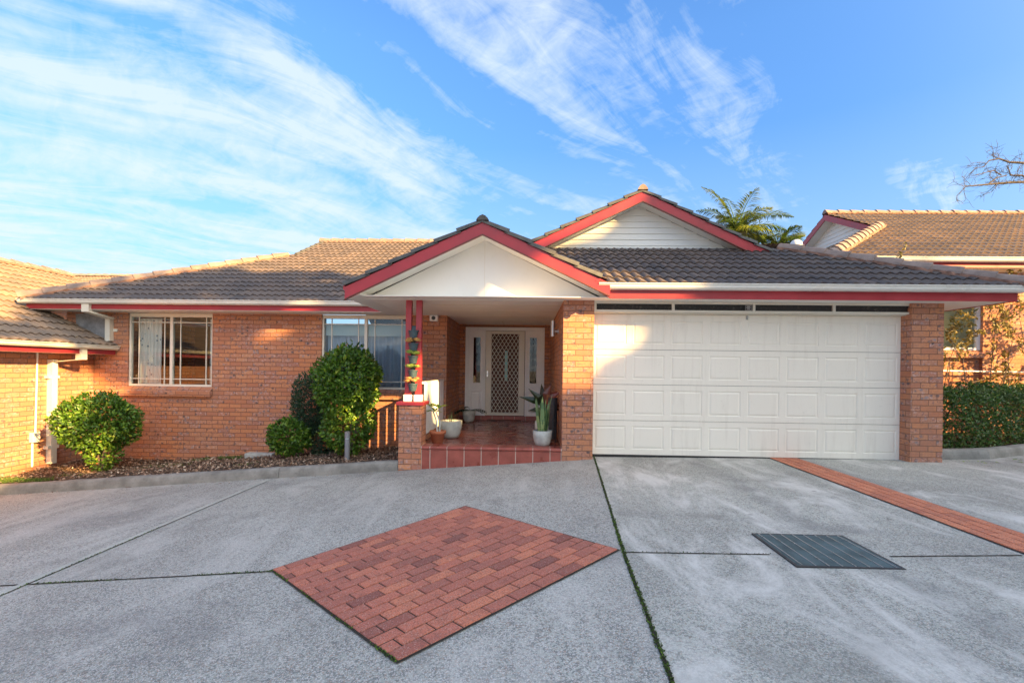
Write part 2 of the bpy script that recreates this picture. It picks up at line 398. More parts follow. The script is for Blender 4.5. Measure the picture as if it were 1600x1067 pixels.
# concrete driveway: left bay and right bay meet along the long joint
def slab(name, side, mat):
    mb = MB(); ys = [-9 + .25 * j for j in range(int(16.95 / .25) + 1)]
    ys = [y for y in ys if y < 7.6] + [7.62]
    n = 46
    if side > 0: ys = ys + [7.9, 8.3, 8.7, 9.1, 9.6]
    for y in ys:
        c = crease(y)
        for i in range(n + 1):
            k = i / n
            x = c + side * (.0 + k * k * 14 + .002)
            if side > 0 and y > 7.62: x = 6.25 + (x - c) * .8
            mb.v.append((x, y, gz(x, y)))
    for j in range(len(ys) - 1):
        for i in range(n):
            q = [j*(n+1)+i, j*(n+1)+i+1, (j+1)*(n+1)+i+1, (j+1)*(n+1)+i]
            mb.face(q if side > 0 else q[::-1])
    return struct(mb.build(name, mat, smooth=True))
slab('driveway', -1, M['conc_left'])
slab('driveway', 1, M['conc_right'])

def joint(name, pts, w, moss):
    mb = MB(); L = []; 
    for (a, b) in zip(pts[:-1], pts[1:]):
        n = max(2, int((Vector(b) - Vector(a)).length / .04))
        for k in range(n): L.append(Vector(a).lerp(Vector(b), k / n))
    L.append(Vector(pts[-1]))
    d = (L[-1] - L[0]).normalized(); nrm = Vector((-d.y, d.x))
    i0 = len(mb.v)
    for p in L:
        wl = w * U(.6, 1.25); wr = w * U(.6, 1.25)
        for q in (p + nrm * wl, p - nrm * wr): mb.v.append((q.x, q.y, gz(q.x, q.y) + .004))
    for k in range(len(L) - 1): mb.face([i0+2*k, i0+2*k+2, i0+2*k+3, i0+2*k+1])
    struct(mb.build(name, M['joint']))
    if moss:
        mm = MB()
        for p in L:
            for _ in range(int(moss(p) * 14)):
                q = p + nrm * U(-w, w) * 1.25 + d * U(-.02, .02); mm.tint = R()
                z = gz(q.x, q.y) + .003
                mm.leaf((q.x, q.y, z), Vector((U(-1, 1), U(-1, 1), U(.3, 1.2))), Vector((U(-1,1), U(-1,1), 1)), U(.006, .016), U(.006, .012))
        tag(mm.build('moss', M['moss']), 'green moss growing in the %s' % ('long dark joint of the driveway' if w > .012 else 'narrow concrete joint'), 'moss', None, 'stuff')
random.seed(3)
joint('driveway_joint', [(crease(7.6), 7.6), (crease(3.56), 3.56), (crease(.2), .2)], .0115, lambda p: 1.3 if p.y < 3.6 else (.6 + .9 * (p.y < 4.4)))
joint('driveway_joint', [(-7.8, 3.56), (-1.93, 3.58)], .009, lambda p: .5 * (math.sin(p.x * 5) > -.2))
joint('driveway_joint', [(.74, 3.60), (1.81, 3.60)], .008, lambda p: .15)
joint('driveway_joint', [(2.68, 3.60), (3.68, 3.66)], .008, None)
joint('driveway_joint', [(-3.93, 7.1), (-3.80, .2)], .006, lambda p: .35 * (p.y < 5))

# pale trowelled margin beside the diagonal looking joint at the left
mb = MB(); yy_ = .3
while yy_ < 7.1:
    x_a = -3.80 - (yy_ - .2) * .13 / 6.9; x_b = -3.80 - (yy_ + .1 - .2) * .13 / 6.9
    mb.poly([(x_a - .055, yy_, gz(x_a, yy_) + .0075), (x_a - .008, yy_, gz(x_a, yy_) + .004), (x_b - .008, yy_ + .1, gz(x_b, yy_ + .1) + .004), (x_b - .055, yy_ + .1, gz(x_b, yy_ + .1) + .0075)]); yy_ += .1
struct(mb.build('joint_margin', M['margin']))
# diamond of pavers
def pavers(name, A, B, Cc, D, rows, per, mat, label, gap=.0085, rnd=1):
    "A->B is the row direction; rows stack from A to D; corners A,B,C,D"
    A, B, Cc, D = [Vector(p) for p in (A, B, Cc, D)]
    mb = MB(); bed = MB()
    def P(s, t): return (A.lerp(B, s)).lerp(D.lerp(Cc, s), t)
    ring = [P(0, 0), P(1, 0), P(1, 1), P(0, 1)]
    n = 12; LA = (B - A).length; LD = (D - A).length; ea, ed = .012 / LA, .012 / LD
    for i in range(n):
        for j in range(n):
            q = [P(-ea + (1 + 2*ea) * a_ / n, -ed + (1 + 2*ed) * b_ / n) for a_, b_ in ((i, j), (i+1, j), (i+1, j+1), (i, j+1))]
            bed.poly([(p.x, p.y, gz(p.x, p.y) + .006) for p in q])
    for r in range(rows):
        t0, t1 = r / rows, (r + 1) / rows
        s = -((.5 if r % 2 else 0) + (U(0, .22) if rnd else 0)) / per
        off = s
        while s < 1 - .004:
            e = s + 1 / per * (1 if not rnd else U(.97, 1.03))
            a, b = max(s, 0), min(e, 1); s = e
            if b - a < .012: continue
            ga, gt = gap / LA, gap * 1.35 / LD
            a += ga / 2; b -= ga / 2; u0 = t0 + gt / 2; u1 = t1 - gt / 2
            if b <= a: continue
            top = .012 + U(-.0018, .0018); mb.tint = min(1, max(0, random.gauss(.55, .27)))
            tl = [U(-.0008, .0008) for _ in range(4)]
            q = [P(a, u0), P(b, u0), P(b, u1), P(a, u1)]
            c = sum(q, Vector((0, 0))) / 4
            qi = [c + (p - c) * 1 - (p - c).normalized() * .004 for p in q]
            i = len(mb.v)
            mb.v += [(p.x, p.y, gz(p.x, p.y) + .0) for p in q]
            mb.v += [(p.x, p.y, gz(p.x, p.y) + top - .004 + tl[k]) for k, p in enumerate(q)]
            mb.v += [(p.x, p.y, gz(p.x, p.y) + top + tl[k]) for k, p in enumerate(qi)]
            for k in range(4):
                j = (k + 1) % 4
                mb.face([i+k, i+j, i+4+j, i+4+k]); mb.face([i+4+k, i+4+j, i+8+j, i+8+k])
            mb.face([i+8, i+9, i+10, i+11])
    root = mb.build(name, mat); struct(root)
    bd = bed.build('mortar_bed', M['joint'], root)
    return root
random.seed(11)
pavers('paving_inset', (-.625, 2.344), (.702, 3.642), (-.653, 5.097), (-1.947, 3.604), 18, 8.8, M['paver'], '')
pavers('paving_band', (4.12, -.5), (4.20, 7.57), (3.78, 7.57), (3.66, -.5), 4, 35, M['paver_b'], '', rnd=0)
mm = MB()
for (a, b) in (((-.625, 2.344), (-1.947, 3.604)),):
    for k in range(420):
        s = R(); 
        if math.sin(s * 23) + U(-.6, .6) < .1: continue
        p = Vector(a).lerp(Vector(b), s) + Vector((U(-.012, .004), U(-.012, .004))); mm.tint = R()
        mm.leaf((p.x, p.y, gz(p.x, p.y) + .004), Vector((U(-1,1), U(-1,1), U(.3, 1))), Vector((U(-1,1), U(-1,1), 1)), U(.008, .02), U(.006, .014))
tag(mm.build('moss', M['moss']), 'moss along the front left edge of the brick diamond', 'moss', None, 'stuff')

# drain grate
g = thing('drain_grate', (2.25, 3.7, gz(2.25, 3.7)), 'rectangular steel drain grate with pale bearer bars set in the driveway', 'drain grate')
mb = MB(); X0, X1, Y0, Y1 = 1.88, 2.62, 3.37, 4.04
z = gz(2.25, 3.7) - .006
for a in ((X0, X1, Y0, Y0 + .018), (X0, X1, Y1 - .018, Y1), (X0, X0 + .018, Y0 + .018, Y1 - .018), (X1 - .018, X1, Y0 + .018, Y1 - .018)): mb.box(*a, z - .01, z + .014)
mb.build('frame', M['blackmetal'], g, offset='world')
mb = MB(); n = 46
for k in range(n):
    y = Y0 + .02 + (Y1 - Y0 - .04) * (k + .5) / n; mb.box(X0 + .02, X1 - .02, y - .0025, y + .0025, z + .004, z + .0145)
mb.build('grate_bars', M['galv'], g, offset='world')
mb = MB()
for k in range(8):
    x = X0 + .05 + (X1 - X0 - .1) * k / 7; mb.box(x - .0035, x + .0035, Y0 + .019, Y1 - .019, z + .006, z + .0165)
mb.build('cross_bars', M['steel'], g, offset='world')
mb = MB(); mb.poly([(X0+.018, Y0+.018, z+.0035), (X1-.018, Y0+.018, z+.0035), (X1-.018, Y1-.018, z+.0035), (X0+.018, Y1-.018, z+.0035)])
mb.build('pit', M['galv'], g, offset='world')

# kerbs
def kerb(name, pts, h, w, mat):
    mb = MB(); P = []
    for a, b in zip(pts[:-1], pts[1:]):
        n = max(1, int((Vector(b) - Vector(a)).length / .25))
        P += [Vector(a).lerp(Vector(b), k / n) for k in range(n)]
    P.append(Vector(pts[-1])); i0 = len(mb.v)
    for k, p in enumerate(P):
        d = (P[min(k+1, len(P)-1)] - P[max(k-1, 0)]).normalized(); nr = Vector((-d.y, d.x))
        if nr.y < 0: nr = -nr
        g0 = gz(p.x, p.y); hh = h + U(-.004, .004)
        for (o, zz) in ((0, -.05), (.005, hh * .5), (.015, hh - .03), (.028, hh - .01), (.05, hh), (w - .02, hh), (w, hh - .015), (w, -.05)):
            q = p + nr * o; mb.v.append((q.x, q.y, g0 + zz))
    for k in range(len(P) - 1):
        for j in range(7): mb.face([i0+8*k+j, i0+8*(k+1)+j, i0+8*(k+1)+j+1, i0+8*k+j+1])
    mb.face([i0+j for j in range(8)]); mb.face([i0+8*(len(P)-1)+j for j in range(8)][::-1])
    return struct(mb.build(name, mat, smooth=False))
random.seed(5)
kerb('kerb', [(-14, 7.15), (-3.87, 7.31)], .15, .17, M['kerb'])
kerb('kerb', [(-3.862, 7.31), (-2.005, 7.34)], .15, .17, M['kerb'])
kerb('kerb', [(6.22, 7.55), (7.2, 7.66), (8.3, 8.13), (10.5, 9.1), (14, 10)], .15, .16, M['kerb'])
# garden bed
def sm(x): x = max(0, min(1, x)); return x * x * (3 - 2 * x)
def gard(X, Y):
    b = gz(X, 7.45) + .12
    w = gz(X, 9.6) + .06 + .10 * sm((-7.2 - X) / 1.2)
    k = sm((Y - 7.4) / 2.2)
    return b * (1 - k) + w * k + .05 * sm((-8.2 - X) / .8) + .012 * math.sin(X * 7) * math.sin(Y * 9)
xs = [-14, -12, -10.5] + [-9.6 + .1 * i for i in range(77)]; ys = [7.38 + .1 * j for j in range(24)]
struct(grid('garden_bed', 0, 0, 0, 0, 0, 0, gard, M['soil'], xs, ys))
struct(grid('garden_bed', 6.25, 16, 7.7, 10.2, 30, 8, lambda x, y: gz(x, y) + (.10 if y > 7.9 + (x - 7.0) * .42 else -.04), M['soil']))
random.seed(21)
mb = MB()
for k in range(10500):
    x = U(-10, -1.95); y = 7.5 + 2.1 * R() ** .85
    if x < -9 and y > 8: continue
    if x > -1.95: continue
    mb.tint = min(1, max(0, random.gauss(.5, .3))); z = gard(x, y) + U(0, .02)
    mb.leaf((x, y, z), Vector((U(-1,1), U(-1,1), U(-.15,.35))), Vector((U(-.6,.6), U(-.6,.6), 1)), U(.025, .075), U(.015, .04), U(-.3, .4))
for k in range(70):
    x = U(-8, -2.2); y = U(7.12, 7.3); mb.tint = R(); mb.leaf((x, y, gz(x, y) + .006), Vector((U(-1,1), U(-1,1), U(0,.2))), Vector((0, 0, 1)), U(.02, .07), U(.01, .03))
tag(mb.build('leaf_litter', M['litter']), 'dry brown leaves and bark covering the garden bed', 'leaf litter', None, 'stuff')
mb = MB()
for k in range(16):
    x = U(6.4, 8.8); y = 7.5 + max(0, x - 7.0) * .42 - U(.03, .25); mb.tint = U(.6, 1); mb.leaf((x, y, gz(x, y) + .006), Vector((U(-1,1), U(-1,1), .1)), Vector((0, 0, 1)), U(.04, .09), U(.02, .04))
tag(mb.build('fallen_leaves', M['leaf']), 'few yellow green leaves fallen by the right kerb', 'fallen leaves', None, 'stuff')
mb = MB()
def blades(cx, cy, rx, ry, n, h):
    for _ in range(n):
        a = U(0, 2*PI); r = R() ** .5; x = cx + rx * r * math.cos(a); y = cy + ry * r * math.sin(a); mb.tint = R()
        mb.leaf((x, y, gard(x, y)), Vector((U(-.5,.5), U(-.5,.5), 1)), Vector((U(-1,1), U(-1,1), .1)), U(.4, 1) * h, .008, .3)
blades(-8.55, 7.62, .75, .14, 1500, .07); blades(-6.7, 8.6, .5, .3, 160, .06); blades(-5.9, 9.3, .25, .15, 260, .08); blades(-7.9, 8.0, .3, .2, 90, .05); blades(-4.9, 8.2, .2, .2, 60, .05); blades(-6.5, 9.3, .2, .15, 120, .08)
tag(mb.build('grass', M['grass']), 'short green grass at the left end of the garden bed', 'grass', None, 'stuff')
# concrete block lying by the wall
mb = MB(); mb.box(-5.57, -5.02, 9.22, 9.40, gard(-5.3, 9.3) - .03, gard(-5.3, 9.3) + .075)
tag(mb.build('concrete_block', M['pot'], bevel=.012), 'grey concrete block lying on dry leaves against the brick wall', 'block')

# ------------------------------------------------------------------ roof tiles
def scan(poly, v):
    us = []
    for (a, b) in zip(poly, poly[1:] + poly[:1]):
        if (a[1] - v) * (b[1] - v) <= 0 and abs(a[1] - b[1]) > 1e-9:
            us.append(a[0] + (b[0] - a[0]) * (v - a[1]) / (b[1] - a[1]))
    return (min(us), max(us)) if us else None
def tiles(mb, o, u, v, poly, gauge=.32, wave=.15, samp=6, amp=.017, step=.03):
    "poly in (u,v) metres on the plane through o"
    o, u, v = Vector(o), Vector(u).normalized(), Vector(v).normalized(); nrm = u.cross(v)
    if nrm.z < 0: nrm = -nrm
    v0 = min(p[1] for p in poly); v1 = max(p[1] for p in poly); k = 0; du = wave / samp
    while v0 + k * gauge < v1 - .01:
        a = v0 + k * gauge; b = min(a + gauge, v1)
        Ia = scan(poly, a + 1e-4); Ib = scan(poly, b - 1e-4); k += 1
        if not Ia or not Ib: continue
        lo, hi = min(Ia[0], Ib[0]), max(Ia[1], Ib[1])
        n0, n1 = int(math.floor(lo / du)), int(math.ceil(hi / du))
        rows = []
        i0 = len(mb.v); tint_of = {}
        jr = U(-.003, .003)
        for i in range(n0, n1 + 1):
            uu = i * du; ph = 2 * PI * uu / wave
            w = amp * (math.sin(ph) + .28 * math.sin(2 * ph + .8))
            ua = min(max(uu, Ia[0]), Ia[1]); ub = min(max(uu, Ib[0]), Ib[1])
            jt = math.sin(int(math.floor(uu / .3)) * 12.9 + k * 78.2) * .003
            mb.v.append(tuple(o + u*ua + v*a + nrm*(w - .01)))
            mb.v.append(tuple(o + u*ua + v*(a - .012 + jt) + nrm*(w + step + jr)))
            mb.v.append(tuple(o + u*ub + v*b + nrm*(w + .004)))
        cnt = n1 - n0
        for i in range(cnt):
            q = i0 + 3 * i; tl = int(math.floor((n0 + i) * du / .3))
            h = math.sin(tl * 127.1 + k * 311.7 + o[0]) * 43758.5; mb.tint = .15 + .7 * (h - math.floor(h))
            mb.face([q, q+3, q+4, q+1]); mb.face([q+1, q+4, q+5, q+2])
def caps(mbl, bedl, p0, p1, w=.20, h=.085, seg=.38, taper=.018, lift=.03, bedh=.07):
    mb = MB(); mbl.append(mb); bed = None
    if bedl is not None: bed = MB(); bedl.append(bed)
    p0, p1 = Vector(p0), Vector(p1); d = p1 - p0; L = d.length; d.normalize()
    side = d.cross(Vector((0, 0, 1))).normalized(); up = side.cross(d).normalized()
    n = max(1, round(L / seg)); prof = [(-.5, -.35), (-.42, .1), (-.22, .72), (0, 1), (.22, .72), (.42, .1), (.5, -.35)]
    for k in range(n):
        a = p0 + d * (L * k / n - .03); b = p0 + d * (L * (k + 1) / n + .015); mb.tint = U(.2, .8); i = len(mb.v)
        jl = U(-.004, .004)
        for (q, s, up_) in ((a, 1.1, taper), (b, .92, 0)):
            for (x, y) in prof: mb.v.append(tuple(q + side * x * w * s + up * (y * h * s + lift + up_ + jl)))
        m = len(prof)
        for j in range(m - 1): mb.face([i+j, i+j+1, i+m+j+1, i+m+j])
        mb.face([i + j for j in range(m)]); mb.face([i + m + j for j in range(m)][::-1])
    if bed is not None:
        i = len(bed.v); n = int(L / .07)
        for k in range(n + 1):
            q = p0 + d * L * k / n
            for (x, y) in ((-.5, -.5), (-.47, .25), (.47, .25), (.5, -.5)):
                bed.v.append(tuple(q + side * x * w * U(1.0, 1.25) + up * (y * bedh * U(.8, 1.2) + lift - .02)))
        for k in range(n):
            for j in range(3): bed.face([i+4*k+j, i+4*k+j+1, i+4*k+5+j, i+4*k+4+j])
K = .475; SL = math.sqrt(1 + K * K)
def front_plane(mb, X0, Y0, Z0, poly):
    "poly in (x offset, plan run y) with the eave at Y0"
    tiles(mb, (X0, Y0, Z0), (1, 0, 0), (0, 1, K), [(x, y * SL) for x, y in poly])
def side_plane(mb, X0, Y0, Z0, sgn, poly):
    "slope rising towards sgn*X; poly in (y offset, plan run x)"
    tiles(mb, (X0, Y0, Z0), (0, 1, 0), (sgn, 0, K), [(y, x * SL) for y, x in poly])
def gutter(name, a, b, parent, face=(0, -1, 0), mat=None, size=(.115, .09)):
    a, b = Vector(a), Vector(b); f = Vector(face); w, h = size; mb = MB()
    prof = [(0, 0), (w * .55, -.0), (w * .72, h * .12), (w * .88, h * .35), (w * .92, h * .72), (w * 1.06, h * .86), (w * 1.06, h), (w * .98, h), (w * .97, h * .88), (w * .86, h * .74), (w * .8, h * .38), (w * .5, h*.05), (.004, h*.05), (.004, h * 1.0), (0, h * 1.0)]
    pts = [a + f * x + Vector((0, 0, z)) for x, z in prof]
    mb.prism(pts, b - a)
    return mb.build(name, mat or M['gutter'], parent, offset='world')

# ------------------------------------------------------------------ THE HOUSE
H = thing('brick_house', (-1.0, 9.6, 0), 'single storey orange brick house with red bargeboards and double garage', 'house')
def hp(mb, name, mat, **kw):
    return mb.build(name, mat, H, offset='world', **kw)
SO = 2.45
mb = MB()
YW = 9.6
for b in ((-9.6, -8.28, -1.1, SO), (-6.50, -4.22, -1.1, SO), (-2.42, -1.65, -1.0, SO)): mb.box(b[0], b[1], YW, YW + .23, b[2], b[3])
mb.box(-8.28, -6.50, YW, YW + .23, -1.1, .84); mb.box(-4.22, -2.42, YW, YW + .23, -1.1, .84)
mb.box(-1.88, -1.65, YW + .23, 11.43, -.3, SO)      # porch left return
mb.box(-1.88, -1.51, 11.43, 11.66, 0, SO); mb.box(.39, .765, 11.43, 11.66, 0, SO)
mb.box(.535, .765, 7.82, 11.43, 0, SO)
mb.box(-9.6, -9.37, YW + .23, 17, -1.1, SO); mb.box(-9.37, 6.2, 17, 17.2, -1.1, SO); mb.box(6.0, 6.2, 7.62, 17, -.1, SO)
mb.box(-1.51, .39, 11.5, 11.66, 2.38, SO)
hp(mb, 'wall', M['brick'])
mb = MB(); mb.box(.535, 1.005, 7.35, 7.82, -.2, SO); hp(mb, 'brick_pier', M['brick_pier'])
mb = MB(); mb.box(5.745, 6.215, 7.35, 7.82, -.2, SO); hp(mb, 'brick_pier', M['brick_pier'])
mb = MB(); mb.box(-1.998, -1.645, 7.35, 7.70, -.5, .80); hp(mb, 'brick_pier', M['brick_pier'])
mb = MB(); mb.box(-2.035, -1.605, 7.31, 7.74, .80, .855); hp(mb, 'pier_cap', M['red'], bevel=.006)
mb = MB(); mb.box(-1.93, -1.70, 7.74, 9.6, -.5, .27); hp(mb, 'low_wall', M['brick'])
# posts
for (x0, x1) in ((-1.938, -1.848), (-1.775, -1.685)):
    mb = MB(); mb.box(x0, x1, 7.46, 7.55, .93, SO); p = hp(mb, 'post', M['red'], bevel=.004)
    mb = MB(); mb.box(x0 - .018, x1 + .018, 7.44, 7.57, .855, .96); mb.build('post_base', M['white'], p, bevel=.008).matrix_parent_inverse = Matrix()
# soffits
mb = MB()
mb.box(-2.50, 7.0, 7.06, 9.6, SO, SO + .012); mb.box(-2.0, .8, 9.6, 11.6, SO + .001, SO + .012)
mb.box(-9.9, -2.50, 9.14, 9.62, SO, SO + .012); mb.box(-9.9, -9.6, 9.62, 17, SO, SO + .012); mb.box(6.2, 6.95, 9.6, 17, SO, SO + .012)
hp(mb, 'soffit', M['soffit'])
mb = MB()
for y in (7.95, 8.85, 9.75, 10.6): mb.box(-1.64, .53, y, y + .035, SO - .004, SO - .0005)
for x in (-.6,): mb.box(x, x + .03, 10.64, 11.4, SO - .0035, SO - .0007)
hp(mb, 'ceiling_strip', M['cream'])
# interior floor / partition so rooms are dark
mb = MB(); mb.box(-9.3, -1.9, 13.0, 13.1, -1, SO); mb.box(-9.3, 5.9, 9.9, 16.9, -.35, -.3); mb.box(-5.6, -5.5, 9.83, 13, -.3, SO); mb.box(.8, 5.98, 12.5, 12.6, 0, SO); mb.box(-1.87, .76, 13, 13.1, -.2, SO)
mb.box(-9.35, 5.98, 9.85, 16.9, SO - .03, SO - .004) if False else None
hp(mb, 'interior_wall', M['interior'])

# fascias
mb = MB(); mb.box(-9.95, -2.60, 9.12, 9.14, 2.462, 2.60); hp(mb, 'fascia', M['red'])
mb = MB(); mb.box(-9.95, -9.93, 9.14, 17, 2.462, 2.60); hp(mb, 'fascia', M['red'])
mb = MB(); mb.prism([(1.20, 7.04, 2.44), (6.95, 7.04, 2.44), (6.95, 7.04, 2.60), (1.03, 7.04, 2.60), (1.03, 7.04, 2.53)], (0, .02, 0)); hp(mb, 'fascia', M['red'])
mb = MB(); mb.box(6.95, 6.97, 7.04, 17, 2.44, 2.60); hp(mb, 'fascia', M['red'])
gutter('gutter', (-10.03, 9.115, 2.555), (-2.66, 9.115, 2.555), H)
gutter('gutter', (1.01, 7.035, 2.56), (7.02, 7.035, 2.56), H)
gutter('gutter', (6.975, 7.04, 2.56), (6.975, 16.8, 2.56), H, (1, 0, 0))
gutter('gutter', (-9.955, 16.8, 2.56), (-9.955, 9.1, 2.56), H, (-1, 0, 0))
# roof
random.seed(31)
rf = MB(); cp = []; bd = []; vg = []
ZE = 2.64
# main front plane, eave Y=9.02, hip on the left, dutch gable edge at x=-6.3, ridge at Y 14.4
EX = -10.0; EY = 9.02
hr = 3.55
front_plane(rf, EX, EY, ZE, [(0, 0), (hr, hr), (3.70, hr), (3.70, 5.40), (12.1, 5.40), (12.1, 0)])
side_plane(rf, EX, EY, ZE, 1, [(0, 0), (8, 0), (8, hr), (hr, hr)])
caps(cp, bd, (EX + .02, EY + .02, ZE + .01), (EX + hr, EY + hr, ZE + hr * K))
caps(cp, bd, (EX + 3.6, EY + 5.42, ZE + 5.40 * K - .01), (3.4, EY + 5.42, ZE + 5.40 * K - .01), w=.2)
# back slope of main
tiles(rf, (EX + 3.7, EY + 10.8, ZE), (1, 0, 0), (0, -1, K), [(0, 0), (14, 0), (14, 5.4 * SL), (0, 5.4 * SL)])
# left verge above the hip
caps(vg, None, (EX + 3.72, EY + hr + .1, ZE + (hr + .1) * K + .0), (EX + 3.72, EY + 5.4, ZE + 5.4 * K), w=.12, h=.06, seg=.34, lift=.0)
# garage: front hip plane to dutch gable, right side plane
GX0, GX1, GY = -2.9, 7.05, 6.95
run = 2.30
front_plane(rf, GX0, GY, ZE, [(3.86, 0), (9.95, 0), (9.95 - run, run), (run, run)])
side_plane(rf, GX1, GY, ZE, -1, [(0, 0), (10, 0), (10, run), (run, run)])
caps(cp, bd, (GX1 - .02, GY + .02, ZE + .01), (GX1 - run, GY + run, ZE + run * K), w=.22)
# dutch gable roof on top
AX, AZ = 2.10, 4.735; HW = 2.36; GYF = 8.97
def sl(mb, ax, az, hw, y0, y1, sgn):
    "slope of a gable roof with ridge along Y: ridge at ax, az"
    z0 = az - hw * K
    tiles(mb, (ax + sgn * hw, y0, z0), (0, 1, 0), (-sgn, 0, K), [(0, 0), (y1 - y0, 0), (y1 - y0, hw * SL), (0, hw * SL)])
sl(rf, AX, AZ, 5.0, GYF + 2.3, 15, -1); sl(rf, AX, AZ, 2.7, GYF, GYF + 2.31, 1); sl(rf, AX, AZ, 2.7, GYF, GYF + 2.31, -1); sl(rf, AX, AZ, 5.0, GYF + 2.3, 15, 1)
caps(cp, bd, (AX, GYF + .01, AZ - .0), (AX, 15, AZ - .0), w=.18, h=.07)
for s in (1, -1): caps(vg, None, (AX + s * HW, GYF + .03, AZ - HW * K), (AX, GYF + .03, AZ), w=.11, h=.05, seg=.345, taper=.028, lift=.0)
# porch gable roof
PX, PZ = -.69, 3.53; PF = 6.93
sl(rf, PX, PZ, 2.02, PF, 9.5, -1); sl(rf, PX, PZ, 1.80, PF, 9.0, 1)
caps(vg, bd, (PX, PF + .01, PZ - .012), (PX, 9.3, PZ - .012), w=.17, h=.055)
caps(vg, None, (PX - 2.0, PF + .03, PZ - 2.0 * K), (PX, PF + .03, PZ), w=.11, h=.05, seg=.345, taper=.028, lift=.0)
caps(vg, None, (PX + 1.70, PF + .03, PZ - 1.70 * K), (PX, PF + .03, PZ), w=.11, h=.05, seg=.345, taper=.028, lift=.0)
roof = hp(rf, 'roof', M['tile'], smooth=False)
def roofparts(rfo, cp, bd, vg=()):
    for l_, nm, mt in ((cp, 'ridge_cap', M['ridge']), (bd, 'ridge_mortar', M['bedding']), (vg, 'verge_tile', M['verge'])):
        for q_ in l_: o_ = q_.build(nm, mt, rfo); o_.matrix_parent_inverse = Matrix()
roofparts(roof, cp, bd, vg)
# bargeboards
def barge(ax, az, hl, hr_, y, depth=.19, th=.035, zoff=-.01):
    for s, hw in ((-1, hl), (1, hr_)):
        mb = MB(); b = depth
        pts = [(ax, y, az + zoff), (ax + s * hw, y, az + zoff - hw * K), (ax + s * hw, y, az + zoff - hw * K - b), (ax, y, az + zoff - b)]
        mb.prism(pts, (0, th, 0)); hp(mb, 'bargeboard', M['red'])
        mb = MB(); tr = .014
        pts = [(ax, y - .01, az + zoff - b + tr), (ax + s * hw, y - .01, az + zoff - hw * K - b + tr), (ax + s * hw, y - .01, az + zoff - hw * K - b), (ax, y - .01, az + zoff - b)]
        mb.prism(pts, (0, .01, 0)); hp(mb, 'barge_trim', M['wood'])
barge(PX, PZ, 2.02, 1.86, 6.93); barge(AX, AZ, 2.36, 2.42, 8.97)
mb = MB(); mb.box(-2.735, -2.71, 6.93, 7.06, 2.52, 2.60); hp(mb, 'eave_return', M['red'])
def under(ax, az, hl, hr_, y0, y1, d=.20):
    mb = MB()
    for s, hw in ((-1, hl), (1, hr_)):
        mb.prism([(ax, y0, az - d), (ax + s * hw, y0, az - d - hw * K), (ax + s * hw, y0, az - d - hw * K + .012), (ax, y0, az - d + .012)], (0, y1 - y0, 0))
    hp(mb, 'verge_soffit', M['soffit'])
under(PX, PZ, 1.88, 1.86, 6.967, 7.37, .17); under(AX, AZ, 2.36, 2.4, 9.007, 9.3, .17)
# porch gable panel + box behind
mb = MB(); zb = SO - .005
mb.prism([(PX - 1.87, 7.36, zb), (PX + 1.87, 7.36, zb), (PX, 7.36, PZ - .165)], (0, .05, 0)); hp(mb, 'gable_panel', M['panel'])
mb = MB(); mb.box(PX - .003, PX + .003, 7.3585, 7.36, zb + .02, PZ - .19); hp(mb, 'panel_joint', M['frame'])
mb = MB(); mb.prism([(-2.70, 6.965, 2.40), (-2.70, 6.965, 2.56), (-2.50, 6.965, 2.62), (-2.50, 6.965, 2.455)], (0, 2.15, 0)); hp(mb, 'eave_soffit', M['soffit'])
# upper gable weatherboards
mb = MB(); z = 3.69; zb = z; rows = 8; hh = .115
while zb < AZ - .2:
    hw0 = (AZ - .17 - zb) / K; hw1 = max(.01, (AZ - .17 - zb - hh) / K)
    y = 9.30
    mb.prism([(AX - hw0, y, zb), (AX + hw0, y, zb), (AX + hw1, y + .018, zb + hh), (AX - hw1, y + .018, zb + hh)], (0, .03, 0)); zb += hh
hp(mb, 'weatherboards', M['panel'])
mb = MB(); mb.box(AX - 2.3, AX + 2.5, 9.22, 9.30, 3.69, 3.735); hp(mb, 'flashing', M['lead'])

# windows
def window(X0, X1, Z0, Z1, Y, parent, sill=True, room=1.0, bars=True, curtain=None, wmat=None):
    W = X1 - X0; f = .035; y = Y + .05
    root = None
    mb = MB()
    mb.box(X0, X0 + f, y - .02, y + .05, Z0, Z1); mb.box(X1 - f, X1, y - .02, y + .05, Z0, Z1)
    mb.box(X0 + f, X1 - f, y - .02, y + .05, Z0, Z0 + .05); mb.box(X0 + f, X1 - f, y - .02, y + .05, Z1 - f - .04, Z1)
    xm = (X0 + X1) / 2; mb.box(xm - .03, xm + .03, y - .018, y + .045, Z0 + .05, Z1 - f - .04)
    win = mb.build('window', M['frame'], parent, offset='world', bevel=.003)
    def sub(m, nm, mt, **k):
        o = m.build(nm, mt, win, **k); o.matrix_parent_inverse = Matrix(); return o
    if bars:
        m = MB()
        for (a, b) in ((X0 + f, xm - .03), (xm + .03, X1 - f)):
            w = b - a
            for xx in (a + .15, b - .13): m.box(xx - .008, xx + .008, y + .004, y + .028, Z0 + .05, Z1 - .075)
            for zz in (Z0 + .16, Z1 - .185): m.box(a, b, y + .002, y + .030, zz - .008, zz + .008)
        sub(m, 'glazing_bars', M['frame'])
    m = MB(); m.poly([(X0 + f, y + .018, Z0 + .04), (X1 - f, y + .018, Z0 + .04), (X1 - f, y + .018, Z1 - .07), (X0 + f, y + .018, Z1 - .07)]); sub(m, 'glass', M['glass'])
    return win, sub
